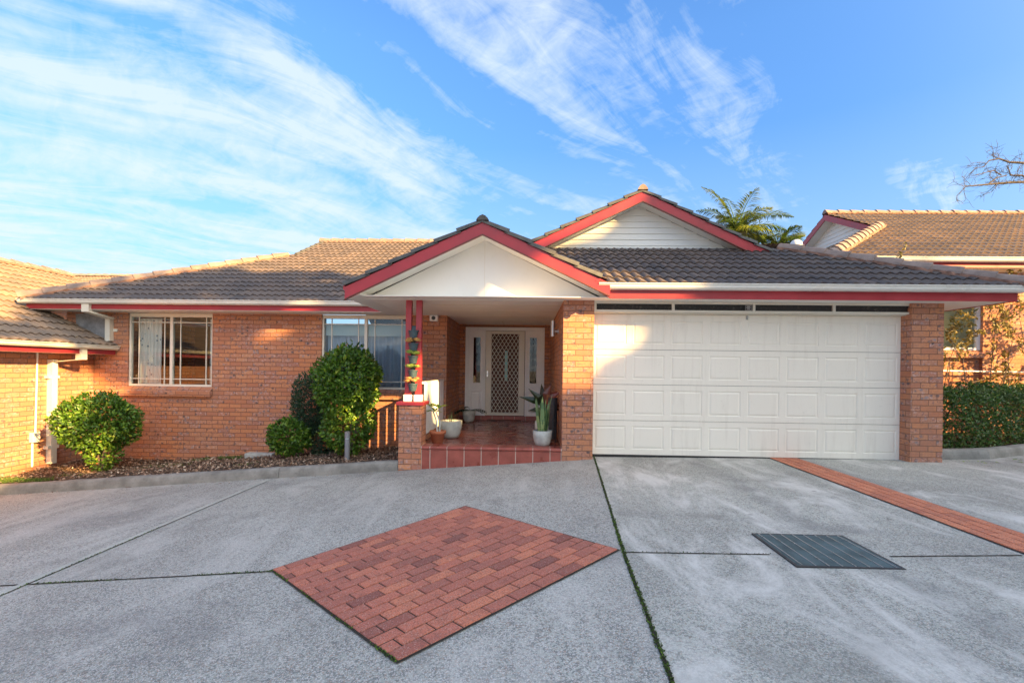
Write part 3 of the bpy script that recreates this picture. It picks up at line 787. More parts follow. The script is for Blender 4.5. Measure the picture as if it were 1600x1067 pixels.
def drape(X0, X1, Z0, Z1, Y, n=9, amp=.03):
    m = MB(); N = n * 8; i = 0
    for k in range(N + 1):
        x = X0 + (X1 - X0) * k / N; a = k / N * n * 2 * PI
        yy = Y + amp * math.sin(a) + .01 * math.sin(a * 2.3)
        m.v += [(x, yy * 1.0, Z0), (x, Y + amp * .5 * math.sin(a), Z1)]
    for k in range(N): m.face([2*k, 2*k+2, 2*k+3, 2*k+1])
    return m
w1, sub = window(-8.28, -6.50, .93, 2.445, YW, H)
sub(drape(-8.2, -7.72, .9, 2.35, 9.80, 6), 'curtain', M['curtain_pat'], smooth=True)
sub(drape(-6.68, -6.55, .9, 2.35, 9.80, 2), 'curtain', M['curtain_pat'], smooth=True)
w2, sub = window(-4.22, -2.42, .93, 2.445, YW, H)
sub(drape(-4.2, -2.44, .9, 2.12, 9.87, 11, .05), 'curtain', M['curtain_blue'], smooth=True)
mb = MB(); mb.box(-4.2, -2.44, 9.76, 9.80, 2.03, 2.28); sub(mb, 'pelmet', M['pelmet'])
for X0, X1 in ((-8.40, -6.48), (-4.32, -2.36)):
    mb = MB(); mb.prism([(X0, 9.525, .74), (X0, 9.64, .755), (X0, 9.64, .945), (X0, 9.515, .845)], (X1 - X0, 0, 0)); hp(mb, 'window_sill', brick_sill if 'brick_sill' in globals() else M['brick'])
# garage door
GD = MB(); x0, x1 = 1.005, 5.745; z0, z1 = .062, 2.275; nS, nC = 4, 8
Y = 7.56
def ring(mb, c, ins, ys):
    "nested rectangular rings in XZ; c=(x0,x1,z0,z1)"
    prev = None
    for i_, y_ in zip(ins, ys):
        q = [(c[0]+i_, y_, c[2]+i_), (c[1]-i_, y_, c[2]+i_), (c[1]-i_, y_, c[3]-i_), (c[0]+i_, y_, c[3]-i_)]
        i = len(mb.v); mb.v += q; cur = [i, i+1, i+2, i+3]
        if prev:
            for k in range(4):
                j = (k + 1) % 4; mb.face([prev[k], prev[j], cur[j], cur[k]])
        prev = cur
    mb.face(prev)
gd = None; zs = [z0, .60, 1.165, 1.715, z1]
for s in range(nS):
    mb = MB(); za, zb = zs[s] + .003, zs[s + 1] - .003
    # section edge lips
    mb.poly([(x0, Y + .04, za), (x1, Y + .04, za), (x1, Y, za), (x0, Y, za)]); mb.poly([(x0, Y, zb), (x1, Y, zb), (x1, Y + .04, zb), (x0, Y + .04, zb)])
    cw = (x1 - x0) / nC
    for c in range(nC):
        a, b = x0 + c * cw, x0 + (c + 1) * cw
        mt = .105 if s == 3 else .085; mbt = .085
        # outer field
        px0, px1, pz0, pz1 = a + .05, b - .05, za + mbt, zb - mt
        mb.poly([(a, Y, za), (b, Y, za), (px1, Y, pz0), (px0, Y, pz0)]); mb.poly([(b, Y, za), (b, Y, zb), (px1, Y, pz1), (px1, Y, pz0)])
        mb.poly([(b, Y, zb), (a, Y, zb), (px0, Y, pz1), (px1, Y, pz1)]); mb.poly([(a, Y, zb), (a, Y, za), (px0, Y, pz0), (px0, Y, pz1)])
        ring(mb, (px0, px1, pz0, pz1), (0, .010, .020, .040, .052), (Y, Y + .007, Y + .007, Y, Y))
    if gd is None: gd = hp(mb, 'garage_door', M['door'])
    else: o = mb.build('door_section', M['door'], gd); o.matrix_parent_inverse = Matrix()
mb = MB(); mb.box(x0, x1, 7.59, 7.62, .03, 2.5); o = mb.build('door_backing', M['blackmetal'], gd); o.matrix_parent_inverse = Matrix()
mb = MB(); mb.box(x0, x1, 7.555, 7.585, .022, .060); o = mb.build('rubber_seal', M['dark'], gd); o.matrix_parent_inverse = Matrix()
mb = MB(); X_ = 3.40; mb.box(X_ - .012, X_ + .012, 7.535, 7.56, 2.20, 2.26); o = mb.build('latch', M['steel'], gd); o.matrix_parent_inverse = Matrix()
# transom strip
mb = MB(); ta, tb, tz0, tz1 = 1.006, 5.80, 2.285, SO; yy = 7.40
mb.box(ta, tb, yy, yy + .05, tz0, tz0 + .035); mb.box(ta, tb, yy, yy + .05, tz1 - .035, tz1)
for x in (ta, 2.20, 3.42, 4.62, tb - .04): mb.box(x, x + .04, yy + .001, yy + .049, tz0 + .035, tz1 - .035)
tr = hp(mb, 'transom_window', M['frame'], bevel=.002)
mb = MB(); mb.poly([(ta, yy + .03, tz0 + .03), (tb, yy + .03, tz0 + .03), (tb, yy + .03, tz1 - .03), (ta, yy + .03, tz1 - .03)]); o = mb.build('glass', M['dark'], tr); o.matrix_parent_inverse = Matrix()
mb = MB(); mb.box(ta, tb, yy + .045, yy + .055, tz0 + .03, tz1 - .03); o = mb.build('backing', M['dark'], tr); o.matrix_parent_inverse = Matrix()
mb = MB(); mb.box(3.30, 3.405, yy - .004, yy + .0, 2.325, 2.412); st = mb.build('sticker', M['sign'], tr); st.matrix_parent_inverse = Matrix()
mb = MB(); x_, z_ = 3.30, 2.325
mb.box(x_+.004, x_+.101, yy-.0055, yy-.004, z_+.080, z_+.083); mb.box(x_+.004, x_+.101, yy-.0055, yy-.004, z_+.004, z_+.007); mb.box(x_+.004, x_+.007, yy-.0055, yy-.004, z_+.007, z_+.080); mb.box(x_+.098, x_+.101, yy-.0055, yy-.004, z_+.007, z_+.080)
for k, (a, b) in enumerate(((.02, .085), (.03, .075), (.015, .09), (.035, .07), (.03, .075))): mb.box(x_ + a, x_ + b, yy - .0055, yy - .004, z_ + .064 - k * .0125, z_ + .070 - k * .0125)
tr_o = mb.build('sticker_print', M['signw'], tr); tr_o.matrix_parent_inverse = Matrix()
mb = MB(); mb.box(x0 - .0, x1 + .0, 7.45, 7.62, 2.275, 2.286); hp(mb, 'door_head', M['frame'])
# porch floor + step
mb = MB(); mb.box(-1.70, .535, 7.40, 11.44, -.2, .165); hp(mb, 'porch_floor', M['floor'])
mb = MB(); n = 8; wd = (.535 + 1.645 - .06) / n
st = MB(); st.box(-1.644, .534, 7.366, 7.41, -.45, .118); st.prism([(-1.644, 7.64, .150), (-1.644, 7.64, .169), (-1.644, 7.376, .169), (-1.644, 7.356, .163), (-1.644, 7.346, .150), (-1.644, 7.347, .134), (-1.644, 7.357, .1245), (-1.644, 7.41, .1235)], (2.178, 0, 0)); step = hp(st, 'step', M['grout'])
mb = MB(); nb = MB()
xx = -1.640; ws = [.135] + [.266] * 7 + [.17]
for w_ in ws:
    a, b = xx + .006, min(xx + w_ - .006, .532); xx += w_
    mb.tint = R(); mb.box(a, b, 7.362, 7.378, gz(a, 7.35) - .01, .118)
    # bullnose
    pr = [(a, 7.62, .150), (a, 7.62, .172), (a, 7.375, .172), (a, 7.352, .166), (a, 7.340, .150), (a, 7.342, .132), (a, 7.354, .122), (a, 7.376, .122), (a, 7.376, .150)]
    nb.prism(pr, (b - a, 0, 0))
o = mb.build('riser_tile', M['step'], step, bevel=.003); o.matrix_parent_inverse = Matrix()
o = nb.build('nosing_tile', M['step'], step); o.matrix_parent_inverse = Matrix()
mb = MB(); mb.box(-1.645, .53, 11.38, 11.43, .165, .262); o = hp(mb, 'door_step', M['grout'])
mb = MB()
xx = -1.640
while xx < .52: mb.box(xx + .004, min(.528, xx + .262), 11.370, 11.382, .168, .266); xx += .266
hp(mb, 'door_step_tile', M['step'])
# entry door with sidelights
E = MB(); y = 11.45
E.box(-1.51, -1.43, y - .03, y + .06, .262, 2.385); E.box(.31, .39, y - .03, y + .06, .262, 2.385); E.box(-1.43, .31, y - .03, y + .06, 2.30, 2.385)
E.box(-1.075, -1.02, y - .03, y + .06, .262, 2.30); E.box(-.075, -.02, y - .03, y + .06, .262, 2.30)
ent = hp(E, 'entry_frame', M['white'], bevel=.005)
def sub(m, nm, mt, par=None, **k):
    o = m.build(nm, mt, par or ent, **k); o.matrix_parent_inverse = Matrix(); return o
for (a, b) in ((-1.43, -1.075), (-.02, .31)):
    m = MB()
    ga, gb = a + .115, b - .07
    if a > -1: ga, gb = a + .06, b - .11
    gz0, gz1 = 1.05, 2.14
    m.box(a, ga, y - .01, y + .03, .262, 2.30); m.box(gb, b, y - .01, y + .03, .262, 2.30)
    m.box(ga, gb, y - .01, y + .03, gz1, 2.30); m.box(ga, gb, y - .01, y + .03, .90, gz0)
    m.box(ga, gb, y - .002, y + .03, .262, .90)
    ring(m, (a + .04, b - .04, .36, .86), (0, .012, .03, .045), (y - .011, y - .022, y - .022, y - .013))
    ring(m, (a + .04, b - .04, .36, .86), (.05, .06), (y - .013, y - .018))
    for q in ((ga - .018, ga, gz0 - .018, gz1 + .018), (gb, gb + .018, gz0 - .018, gz1 + .018), (ga, gb, gz1, gz1 + .018), (ga, gb, gz0 - .018, gz0)): m.box(q[0], q[1], y - .022, y - .01, q[2], q[3])
    sl_ = hp(m, 'sidelight', M['white'])
    m = MB(); m.box(ga, gb, y + .006, y + .012, gz0, gz1); sub(m, 'glass', M['glass_dark'], sl_)
    m = MB(); cx = (ga + gb) / 2; wv = (gb - ga) / 2
    for k in range(4):
        zc = gz0 + .14 + k * .27
        for s in (1, -1):
            m.tube([(cx, y + .004, zc - .11), (cx + s * wv * .7, y + .004, zc - .03), (cx + s * wv * .3, y + .004, zc + .06), (cx, y + .004, zc + .13)], .004, 5)
        m.lathe([(0.001, -.02), (.022, 0), (.001, .02)], (cx, y + .004, zc), 10)
    m.box(cx - .003, cx + .003, y + .0, y + .005, gz0, gz1)
    sub(m, 'leadlight', M['blackmetal'], sl_)
m = MB(); m.box(-1.02, -.075, y + .02, y + .06, .262, 2.30); dr = hp(m, 'front_door', M['wood'])
m = MB(); m.box(-.56, -.49, y + .012, y + .02, 1.10, 1.82); sub(m, 'door_glass', M['cyan'], dr)
m = MB(); a, b, c, d = -1.015, -.085, .275, 2.29; f = .135; ys0, ys1 = y - .065, y - .032
m.box(a, a + f, ys0, ys1, c, d); m.box(b - f, b, ys0, ys1, c, d); m.box(a + f, b - f, ys0, ys1, c, c + .07); m.box(a + f, b - f, ys0, ys1, d - .07, d)
sd = hp(m, 'screen_door', M['frame'], bevel=.004)
m = MB(); ga, gb, gc, gd_ = a + f, b - f, c + .07, d - .07; ns = 14; sp = (gb - ga) / ns; per = .152
for k in range(ns + 1):
    xk = ga + sp * k; ph = 0 if k % 2 == 0 else PI; pts = []
    N = int((gd_ - gc) / per * 8)
    i = len(m.v)
    for q in range(N + 1):
        z_ = gc + (gd_ - gc) * q / N
        xo = min(max(xk + sp * .5 * math.cos(2 * PI * z_ / per + ph), ga), gb)
        w_ = .0078
        m.v += [(xo - w_, ys0 + .006, z_), (xo + w_, ys0 + .006, z_), (xo + w_, ys0 + .014, z_), (xo - w_, ys0 + .014, z_)]
    for q in range(N):
        for j in range(4): m.face([i+4*q+j, i+4*q+(j+1)%4, i+4*q+4+(j+1)%4, i+4*q+4+j])
sub(m, 'security_grille', M['frame'], sd)
m = MB(); m.box(a + .03, a + .06, ys0 - .006, ys0, 1.20, 1.34); m.tube([(a + .045, ys0 - .004, 1.27), (a + .045, ys0 - .045, 1.27), (a + .15, ys0 - .05, 1.275)], .009, 8); sub(m, 'handle', M['steel'], sd)
m = MB(); m.box(-.95, -.15, 11.2, 11.34, .166, .182); hp(m, 'door_sill', M['wood'])
# downpipe on the house
m = MB()
m.box(-8.77, -8.62, 9.06, 9.135, 2.40, 2.575)
m.prism([(-8.77, 9.06, 2.40), (-8.62, 9.06, 2.40), (-8.62, 9.14, 2.42), (-8.77, 9.14, 2.42)], (.13, .40, -.10))
m.box(-8.69, -8.59, 9.50, 9.598, 1.86, 2.36)
m.prism([(-8.69, 9.50, 1.86), (-8.59, 9.50, 1.86), (-8.59, 9.59, 1.88), (-8.69, 9.59, 1.88)], (-.20, -.10, -.05))
m.box(-8.585, -8.50, 9.575, 9.60, 2.05, 2.11)
hp(m, 'downpipe', M['frame'])
m = MB(); rr = [(-9.4, 2.41), (-9.0, 2.44), (-8.72, 2.40), (-8.70, 2.0), (-8.72, 1.84), (-8.95, 1.90), (-9.20, 2.03), (-9.38, 2.20)]
m.prism([(x, 9.585, z) for x, z in rr], (0, .01, 0)); hp(m, 'flashing', M['lead'])

# lamp + sensor on the porch
L = thing('wall_lamp', (.535, 8.45, 2.07), 'silver cylinder wall lamp on the right porch wall', 'wall lamp')
m = MB(); m.tube([(.43, 8.45, 1.97), (.43, 8.45, 2.25)], .042, 20); m.build('lamp_body', M['steel'], L, offset='world', smooth=False)
m = MB(); m.tube([(.535, 8.45, 2.06), (.515, 8.45, 2.06)], .045, 18); m.tube([(.52, 8.45, 2.06), (.45, 8.45, 2.06)], .026, 10); m.build('wall_bracket', M['steel'], L, offset='world')
L = thing('floodlight_sensor', (-1.9, 9.6, 2.40), 'square white box with round dark lens fixed under the porch ceiling', 'sensor')
m = MB(); m.box(-1.98, -1.82, 9.47, 9.598, 2.325, 2.445); m.build('housing', M['white'], L, offset='world', bevel=.008)
m = MB(); m.tube([(-1.90, 9.455, 2.385), (-1.90, 9.475, 2.385)], .038, 20); m.build('lens', M['planter'], L, offset='world')

# porch fence
L = thing('porch_fence', (-1.72, 8.6, .27), 'white slatted timber fence beside the porch between brick pier and wall', 'fence')
m = MB(); m.box(-1.76, -1.69, 7.74, 9.58, 1.12, 1.16); m.build('top_rail', M['white'], L, offset='world', bevel=.004)
m = MB(); m.box(-1.75, -1.70, 7.74, 9.58, .30, .36); m.build('bottom_rail', M['white'], L, offset='world')
yv = 7.77
while yv < 9.5:
    m = MB(); m.box(-1.698, -1.68, yv, yv + .095, .285, 1.13); m.build('slat', M['white'], L, offset='world', bevel=.002); yv += .125

# ------------------------------------------------------------------ left neighbour
NB = thing('brick_neighbour_house', (-10.5, 6, -.8), 'lower brick house at the left edge with sunlit tan tiled roof', 'house')
def nb(m, name, mat, **k): return m.build(name, mat, NB, offset='world', **k)
m = MB(); m.box(-9.23, -9.0, -1, 9.59, -1.4, 1.575); m.box(-16, -9.23, -1, -.8, -1.4, 1.575); nb(m, 'wall', M['brick'])
m = MB(); m.box(-9.0, -8.56, -1.4, 9.59, 1.575, 1.585); nb(m, 'soffit', M['soffit'])
m = MB(); m.box(-8.56, -8.54, -1.4, 9.59, 1.575, 1.70); nb(m, 'fascia', M['red'])
gutter('gutter', (-8.535, -1.4, 1.665), (-8.535, 9.57, 1.665), NB, (1, 0, 0), M['frame'])
random.seed(41)
rf = MB(); cp = []; bd = []; vg = []
side_plane(rf, -8.47, -1.4, 1.755, -1, [(0, 0), (10.95, 0), (10.95, 1.5), (14.3, 1.5), (14.3, 4.33), (0, 4.33)])
tiles(rf, (-17.13, -1.4, 1.755), (0, 1, 0), (1, 0, K), [(0, 0), (14.3, 0), (14.3, 4.33*SL), (0, 4.33*SL)])
caps(cp, bd, (-12.8, -1.4, 3.81), (-12.8, 12.9, 3.81), w=.24)
rf_ = nb(rf, 'roof', M['tile_sunlit']); 
roofparts(rf_, cp, bd)
m = MB()  # downpipe
m.box(-8.62, -8.50, 8.80, 8.92, 1.46, 1.67)
m.prism([(-8.62, 8.80, 1.46), (-8.50, 8.80, 1.46), (-8.50, 8.92, 1.46), (-8.62, 8.92, 1.46)], (-.36, -.16, -.05)) 
m.box(-8.998, -8.90, 8.63, 8.74, -.50, 1.45); m.box(-8.999, -8.91, 8.58, 8.79, 1.10, 1.15); m.box(-8.999, -8.91, 8.58, 8.79, -.22, -.16)
nb(m, 'downpipe', M['frame'])
C_ = thing('cable_conduit', (-8.97, 8.4, -.45), 'white conduit pipe and junction box running up the left brick wall', 'conduit')
m = MB(); m.tube([(-8.975, 8.43, 1.57), (-8.975, 8.41, .12)], .013, 8); m.tube([(-8.975, 8.36, -.02), (-8.975, 8.36, -.50)], .016, 8); m.build('pipe', M['white'], C_, offset='world')
m = MB(); m.box(-8.998, -8.92, 8.32, 8.45, -.06, .12); m.build('junction_box', M['frame'], C_, offset='world', bevel=.006)
# far roof on the left
FB = thing('distant_house', (-19, 22, 0), 'distant tan tiled roof seen over the left house', 'house')
m = MB(); m.box(-27, -13, 18.2, 25, -1, 3.6); m.build('wall', M['brick'], FB, offset='world')
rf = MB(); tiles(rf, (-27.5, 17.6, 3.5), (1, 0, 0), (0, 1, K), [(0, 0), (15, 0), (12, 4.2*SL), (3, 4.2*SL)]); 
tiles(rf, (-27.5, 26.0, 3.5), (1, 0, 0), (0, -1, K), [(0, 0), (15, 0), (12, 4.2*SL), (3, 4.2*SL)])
o = rf.build('roof', M['tile_sunlit'], FB, offset='world'); cp = []; caps(cp, None, (-24.5, 21.8, 5.5), (-15.5, 21.8, 5.5), w=.24); roofparts(o, cp, [])

# ------------------------------------------------------------------ right neighbour
NR = thing('brick_neighbour_house', (10, 12, .1), 'taller brick house on the right with sunlit tiled roof and red gable', 'house')
def nr(m, name, mat, **k): return m.build(name, mat, NR, offset='world', **k)
m = MB(); m.box(9.32, 22, 10.1, 10.33, -.2, 3.50); m.box(7.3, 9.32, 10.18, 10.33, -.2, 1.90); m.box(7.3, 7.5, 10.18, 10.33, 1.9, 3.5); m.box(7.5, 9.32, 10.18, 10.33, 2.95, 3.5)
m.box(7.3, 7.53, 10.33, 20, -.2, 3.5); m.box(7.3, 22, 20, 20.2, -.2, 3.5); nr(m, 'wall', M['brick'])
m = MB(); m.box(7.52, 9.30, 10.235, 10.25, 1.9, 2.95); nr(m, 'blind', M['blind'])
m = MB(); a, b, c, d = 7.5, 9.32, 1.9, 2.95
m.box(a, a + .05, 10.16, 10.24, c, d); m.box(b - .07, b, 10.16, 10.24, c, d); m.box(a + .05, b - .07, 10.16, 10.24, c, c + .05); m.box(a + .05, b - .07, 10.16, 10.24, d - .05, d); m.box(8.3, 8.36, 10.17, 10.23, c + .05, d - .05)
wn_ = nr(m, 'window', M['white']); m = MB(); m.poly([(a + .05, 10.21, c + .05), (b - .07, 10.21, c + .05), (b - .07, 10.21, d - .05), (a + .05, 10.21, d - .05)]); o = m.build('glass', M['glass'], wn_); o.matrix_parent_inverse = Matrix()
m = MB(); m.prism([(7.4, 10.06, 1.74), (7.4, 10.18, 1.75), (7.4, 10.18, 1.90), (7.4, 10.06, 1.83)], (1.98, 0, 0)); nr(m, 'window_sill', M['brick'])
m = MB(); m.box(5.95, 22, 9.66, 10.2, 3.49, 3.50); nr(m, 'soffit', M['soffit'])
m = MB(); m.box(5.95, 22, 9.64, 9.66, 3.49, 3.64); m.box(5.95, 5.97, 9.66, 20, 3.49, 3.64); nr(m, 'fascia', M['red'])
gutter('gutter', (5.90, 9.635, 3.585), (22, 9.635, 3.585), NR)
m = MB(); m.box(7.35, 7.45, 9.55, 9.63, 3.40, 3.60); nr(m, 'downpipe', M['frame'])
random.seed(51)
rf = MB(); cp = []; bd = []; vg = []; RX, RY, RZ = 5.9, 9.56, 3.67; gr = 3.30; rr_ = 5.62
front_plane(rf, RX, RY, RZ, [(0, 0), (gr, gr), (gr, rr_), (16, rr_), (16, 0)])
side_plane(rf, RX, RY, RZ, 1, [(0, 0), (10, 0), (10, gr), (gr, gr)])
tiles(rf, (RX + gr, RY + 2 * rr_, RZ), (1, 0, 0), (0, -1, K), [(0, 0), (13, 0), (13, rr_*SL), (0, rr_*SL)])
caps(cp, bd, (RX, RY, RZ), (RX + gr, RY + gr, RZ + gr * K + .02), w=.26, h=.11); caps(cp, bd, (RX + gr, RY + rr_, RZ + rr_ * K), (RX + 16, RY + rr_, RZ + rr_ * K), w=.24)
roofr = nr(rf, 'roof', M['tile_sunlit'])
roofparts(roofr, cp, bd)
gx = RX + gr - .02; za = RZ + rr_ * K - .02; hw = rr_ - gr
for s in (-1, 1):
    m = MB(); yc = RY + rr_
    m.prism([(gx, yc, za), (gx, yc + s * hw, za - hw * K), (gx, yc + s * hw, za - hw * K - .18), (gx, yc, za - .18)], (.03, 0, 0)); nr(m, 'bargeboard', M['red'])
    m = MB(); m.prism([(gx + .03, yc, za - .17), (gx + .03, yc + s * hw, za - hw * K - .17), (gx + .03, yc + s * hw, za - hw * K - .155), (gx + .03, yc, za - .155)], (.35, 0, 0)); nr(m, 'verge_soffit', M['soffit'])
m = MB(); zb = za - hw * K - .25; 
while zb < za - .2:
    w0 = (za - .16 - zb) / K; w1 = max(.01, (za - .16 - zb - .13) / K); m.prism([(gx + .32, yc - w0, zb), (gx + .32, yc + w0, zb), (gx + .34, yc + w1, zb + .13), (gx + .34, yc - w1, zb + .13)], (.03, 0, 0)); zb += .13
nr(m, 'weatherboards', M['panel'])
m = MB(); m.tube([(7.0, 10.02, 1.47), (14, 10.02, 1.44)], .016, 8); 
tag(m.build('water_pipe', M['white']), 'thin white pipe running level along the sunlit right brick wall', 'pipe')
# roof ventilator
L = thing('roof_ventilator', (5.55, 10.3, 3.6), 'round white roof ventilator standing behind the hip ridge', 'ventilator')
m = MB(); m.lathe([(.001, .28), (.06, .27), (.11, .22), (.13, .14), (.12, .06), (.09, 0), (.001, 0)], (5.70, 10.4, 3.95), 20); m.build('turbine', M['sheet'], L, offset='world', smooth=True)
m = MB(); m.tube([(5.70, 10.4, 3.2), (5.70, 10.4, 3.96)], .08, 16); m.build('duct', M['sheet'], L, offset='world')
# small far roof between gable and right neighbour
FB = thing('distant_house', (9.5, 20, 0), 'distant sunlit tiled roof below the palm trees', 'house')
m = MB(); m.box(6.5, 12.0, 19, 24, 0, 5.3); m.build('wall', M['brick'], FB, offset='world')
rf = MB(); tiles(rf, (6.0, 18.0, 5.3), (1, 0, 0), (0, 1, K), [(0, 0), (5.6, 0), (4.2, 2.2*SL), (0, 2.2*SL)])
tiles(rf, (6.0, 22.4, 5.3), (1, 0, 0), (0, -1, K), [(0, 0), (5.6, 0), (4.2, 2.2*SL), (0, 2.2*SL)]); rf.build('roof', M['tile_sunlit'], FB, offset='world')

# ------------------------------------------------------------------ plants
def bush_mesh(mb, c, r, n, L, W, zmin=None, seed=0, lump=.16, squash=None, up=.3, hole=0):
    rnd = random.Random(seed); c = Vector(c)
    ph = [rnd.uniform(0, 6.28) for _ in range(6)]
    for k in range(n):
        z = rnd.uniform(-1, 1); a = rnd.uniform(0, 2 * PI); s = math.sqrt(1 - z * z)
        d = Vector((s * math.cos(a), s * math.sin(a), z))
        lm = 1 + lump * (math.sin(3 * a + ph[0] + 2 * z) * .5 + math.sin(5 * a + ph[1]) * .25 + math.sin(7 * z + ph[2] + 2 * a) * .35)
        cl = math.sin(11 * a + ph[3]) * math.sin(9 * z + ph[4])
        if hole and cl > hole and rnd.random() < .8: continue
        dep = rnd.random() ** 2.2
        rr = lm * (1 - .40 * dep) + rnd.gauss(0, .02)
        p = c + Vector((d.x * r[0], d.y * r[1], d.z * r[2])) * rr
        if squash: p = squash(p)
        if zmin is not None and p.z < zmin: continue
        ld = (d + Vector((rnd.gauss(0, .6), rnd.gauss(0, .6), rnd.gauss(up, .6)))).normalized()
        nn = (d + Vector((rnd.gauss(0, .5), rnd.gauss(0, .5), rnd.gauss(.4, .4)))).normalized()
        mb.tint = min(1, max(0, rnd.gauss(.45 + .12 * cl, .22)))
        mb.leaf(p, ld, nn, L * rnd.uniform(.6, 1.15), W * rnd.uniform(.7, 1.1), rnd.uniform(0, .35))
def stems(name, base, tops, r, mat, parent):
    m = MB()
    for tp in tops:
        b = Vector(base); tpv = Vector(tp); mid = b.lerp(tpv, .5) + Vector((U(-.05, .05), U(-.05, .05), 0))
        m.tube([b, mid, tpv], [r, r * .8, r * .5], 7)
    return m.build(name, mat, parent, offset='world')
random.seed(61)
zA = gard(-7.75, 8.4)
B = thing('round_bush', (-7.75, 8.4, zA), 'round clipped green bush at the left by the downpipe', 'bush')
stems('trunk', (-7.72, 8.4, zA - .02), [(-7.9, 8.4, .1), (-7.6, 8.35, .1), (-7.75, 8.5, .2)], .03, M['bark'], B)
m = MB(); bush_mesh(m, (-7.80, 8.4, .32), (.60, .55, .49), 6200, .085, .045, None, 1, .16); bush_mesh(m, (-7.68, 8.4, -.28), (.24, .22, .26), 500, .08, .045, zA, 2)
m.build('foliage', M['leaf'], B, offset='world')
zB = gard(-4.1, 9.15)
B = thing('dark_bush', (-4.1, 9.15, zB), 'dark narrow shrub against the wall behind the large round bush', 'bush')
stems('trunk', (-4.0, 9.15, zB - .02), [(-4.2, 9.1, .5), (-3.95, 9.1, .4)], .025, M['bark'], B)
m = MB(); bush_mesh(m, (-4.13, 9.12, .68), (.42, .36, .58), 5600, .055, .03, None, 3, .12); bush_mesh(m, (-3.93, 9.12, .02), (.32, .28, .42), 2600, .055, .03, zB, 4); m.build('foliage', M['leaf_dark'], B, offset='world')
zC = gard(-3.2, 8.5)
B = thing('round_bush', (-3.2, 8.5, zC), 'large round green bush in front of the curtained window', 'bush')
stems('trunk', (-3.2, 8.5, zC - .02), [(-3.4, 8.5, .6), (-3.05, 8.45, .7), (-3.2, 8.6, .9)], .032, M['bark'], B)
m = MB(); bush_mesh(m, (-3.23, 8.5, 1.12), (.56, .53, .60), 6500, .09, .048, None, 5, .17); bush_mesh(m, (-3.22, 8.5, .35), (.44, .42, .52), 2800, .085, .045, zC + .05, 6, .14); m.build('foliage', M['leaf'], B, offset='world')
zD = gard(-4.45, 8.8)
B = thing('round_bush', (-4.45, 8.8, zD), 'small knee high green bush beside the dark shrub', 'bush')
stems('trunk', (-4.45, 8.8, zD - .02), [(-4.55, 8.8, .1), (-4.35, 8.8, .15)], .018, M['bark'], B)
m = MB(); bush_mesh(m, (-4.46, 8.8, .07), (.34, .32, .32), 2100, .085, .05, zD, 7, .14); m.build('foliage', M['leaf'], B, offset='world')
# hedge on the right
B = thing('hedge', (8.4, 8.8, .2), 'dense dark green clipped hedge behind the right kerb', 'hedge')
m = MB(); rnd = random.Random(8)
for k in range(15000):
    u = rnd.random(); x = 6.45 + u * 5.0
    yf = 7.95 + max(0, x - 7.1) * .40
    face = rnd.random()
    if face < .62: y = yf + rnd.random() ** 2 * .35; z = rnd.uniform(.15, 1.12)
    else: y = yf + rnd.random() * .8; z = 1.15 - rnd.random() ** 2 * .25
    lm = .05 * math.sin(x * 4.1) + .04 * math.sin(x * 9.7 + z * 5); z += lm * (z / 1.1); y += .04 * math.sin(x * 7 + z * 8)
    m.tint = min(1, max(0, rnd.gauss(.5, .25)))
    m.leaf((x, y, z), Vector((rnd.gauss(0, .6), rnd.gauss(-.4, .6), rnd.gauss(.4, .5))), Vector((rnd.gauss(0, .5), rnd.gauss(-.7, .5), rnd.gauss(.4, .5))), rnd.uniform(.04, .075), rnd.uniform(.025, .04), .2)
m.build('foliage', M['leaf_hedge'], B, offset='world')
m = MB()
for k in range(14):
    x = 6.7 + k * .33; yb = 8.25 + max(0, x - 7.1) * .4; m.tube([(x, yb, .1), (x + U(-.1,.1), yb, .55), (x + U(-.15,.15), yb, 1.0)], [.02, .015, .008], 6)
m.build('trunk', M['bark'], B, offset='world')
# loose shrub on the sunlit wall
B = thing('loose_shrub', (9.4, 9.75, .2), 'thin open shrub with yellow leaves against the sunlit right wall', 'shrub')
m = MB(); lf = MB(); rnd = random.Random(12)
def grow(p, d, L, r, lev):
    pts = [p]; q = p.copy(); dd = d.copy(); n = 5
    for k in range(n):
        dd = (dd + Vector((rnd.gauss(0, .18), rnd.gauss(0, .10), rnd.gauss(.02, .14)))).normalized(); q = q + dd * L / n
        q.y = min(q.y, 9.98)
        pts.append(q.copy())
        if lev > 0 and k > 0 and rnd.random() < .8:
            grow(q.copy(), (dd + Vector((rnd.gauss(0, .8), rnd.gauss(0, .3), rnd.gauss(0, .6)))).normalized(), L * rnd.uniform(.4, .65), r * .55, lev - 1)
        if lev < 2:
            for _ in range(6):
                lf.tint = rnd.random(); lf.leaf(q + Vector((rnd.gauss(0,.03),)*3), Vector((rnd.gauss(0,1), rnd.gauss(0,.6), rnd.gauss(-.1,1))), Vector((rnd.gauss(0,1), -1, rnd.gauss(0,1))), rnd.uniform(.05, .10), rnd.uniform(.03, .05))
    m.tube(pts, [r * (1 - .6 * i / n) for i in range(n + 1)], 5, cap=False)
for k in range(9):
    grow(Vector((8.2 + k * .28 + rnd.uniform(-.1, .1), 9.75 + rnd.uniform(-.2, .1), .3)), Vector((rnd.gauss(0, .25), 0, 1)).normalized(), rnd.uniform(1.7, 2.8), .012, 2)
m.build('branches', M['bark'], B, offset='world'); lf.build('foliage', M['leaf_vine'], B, offset='world')

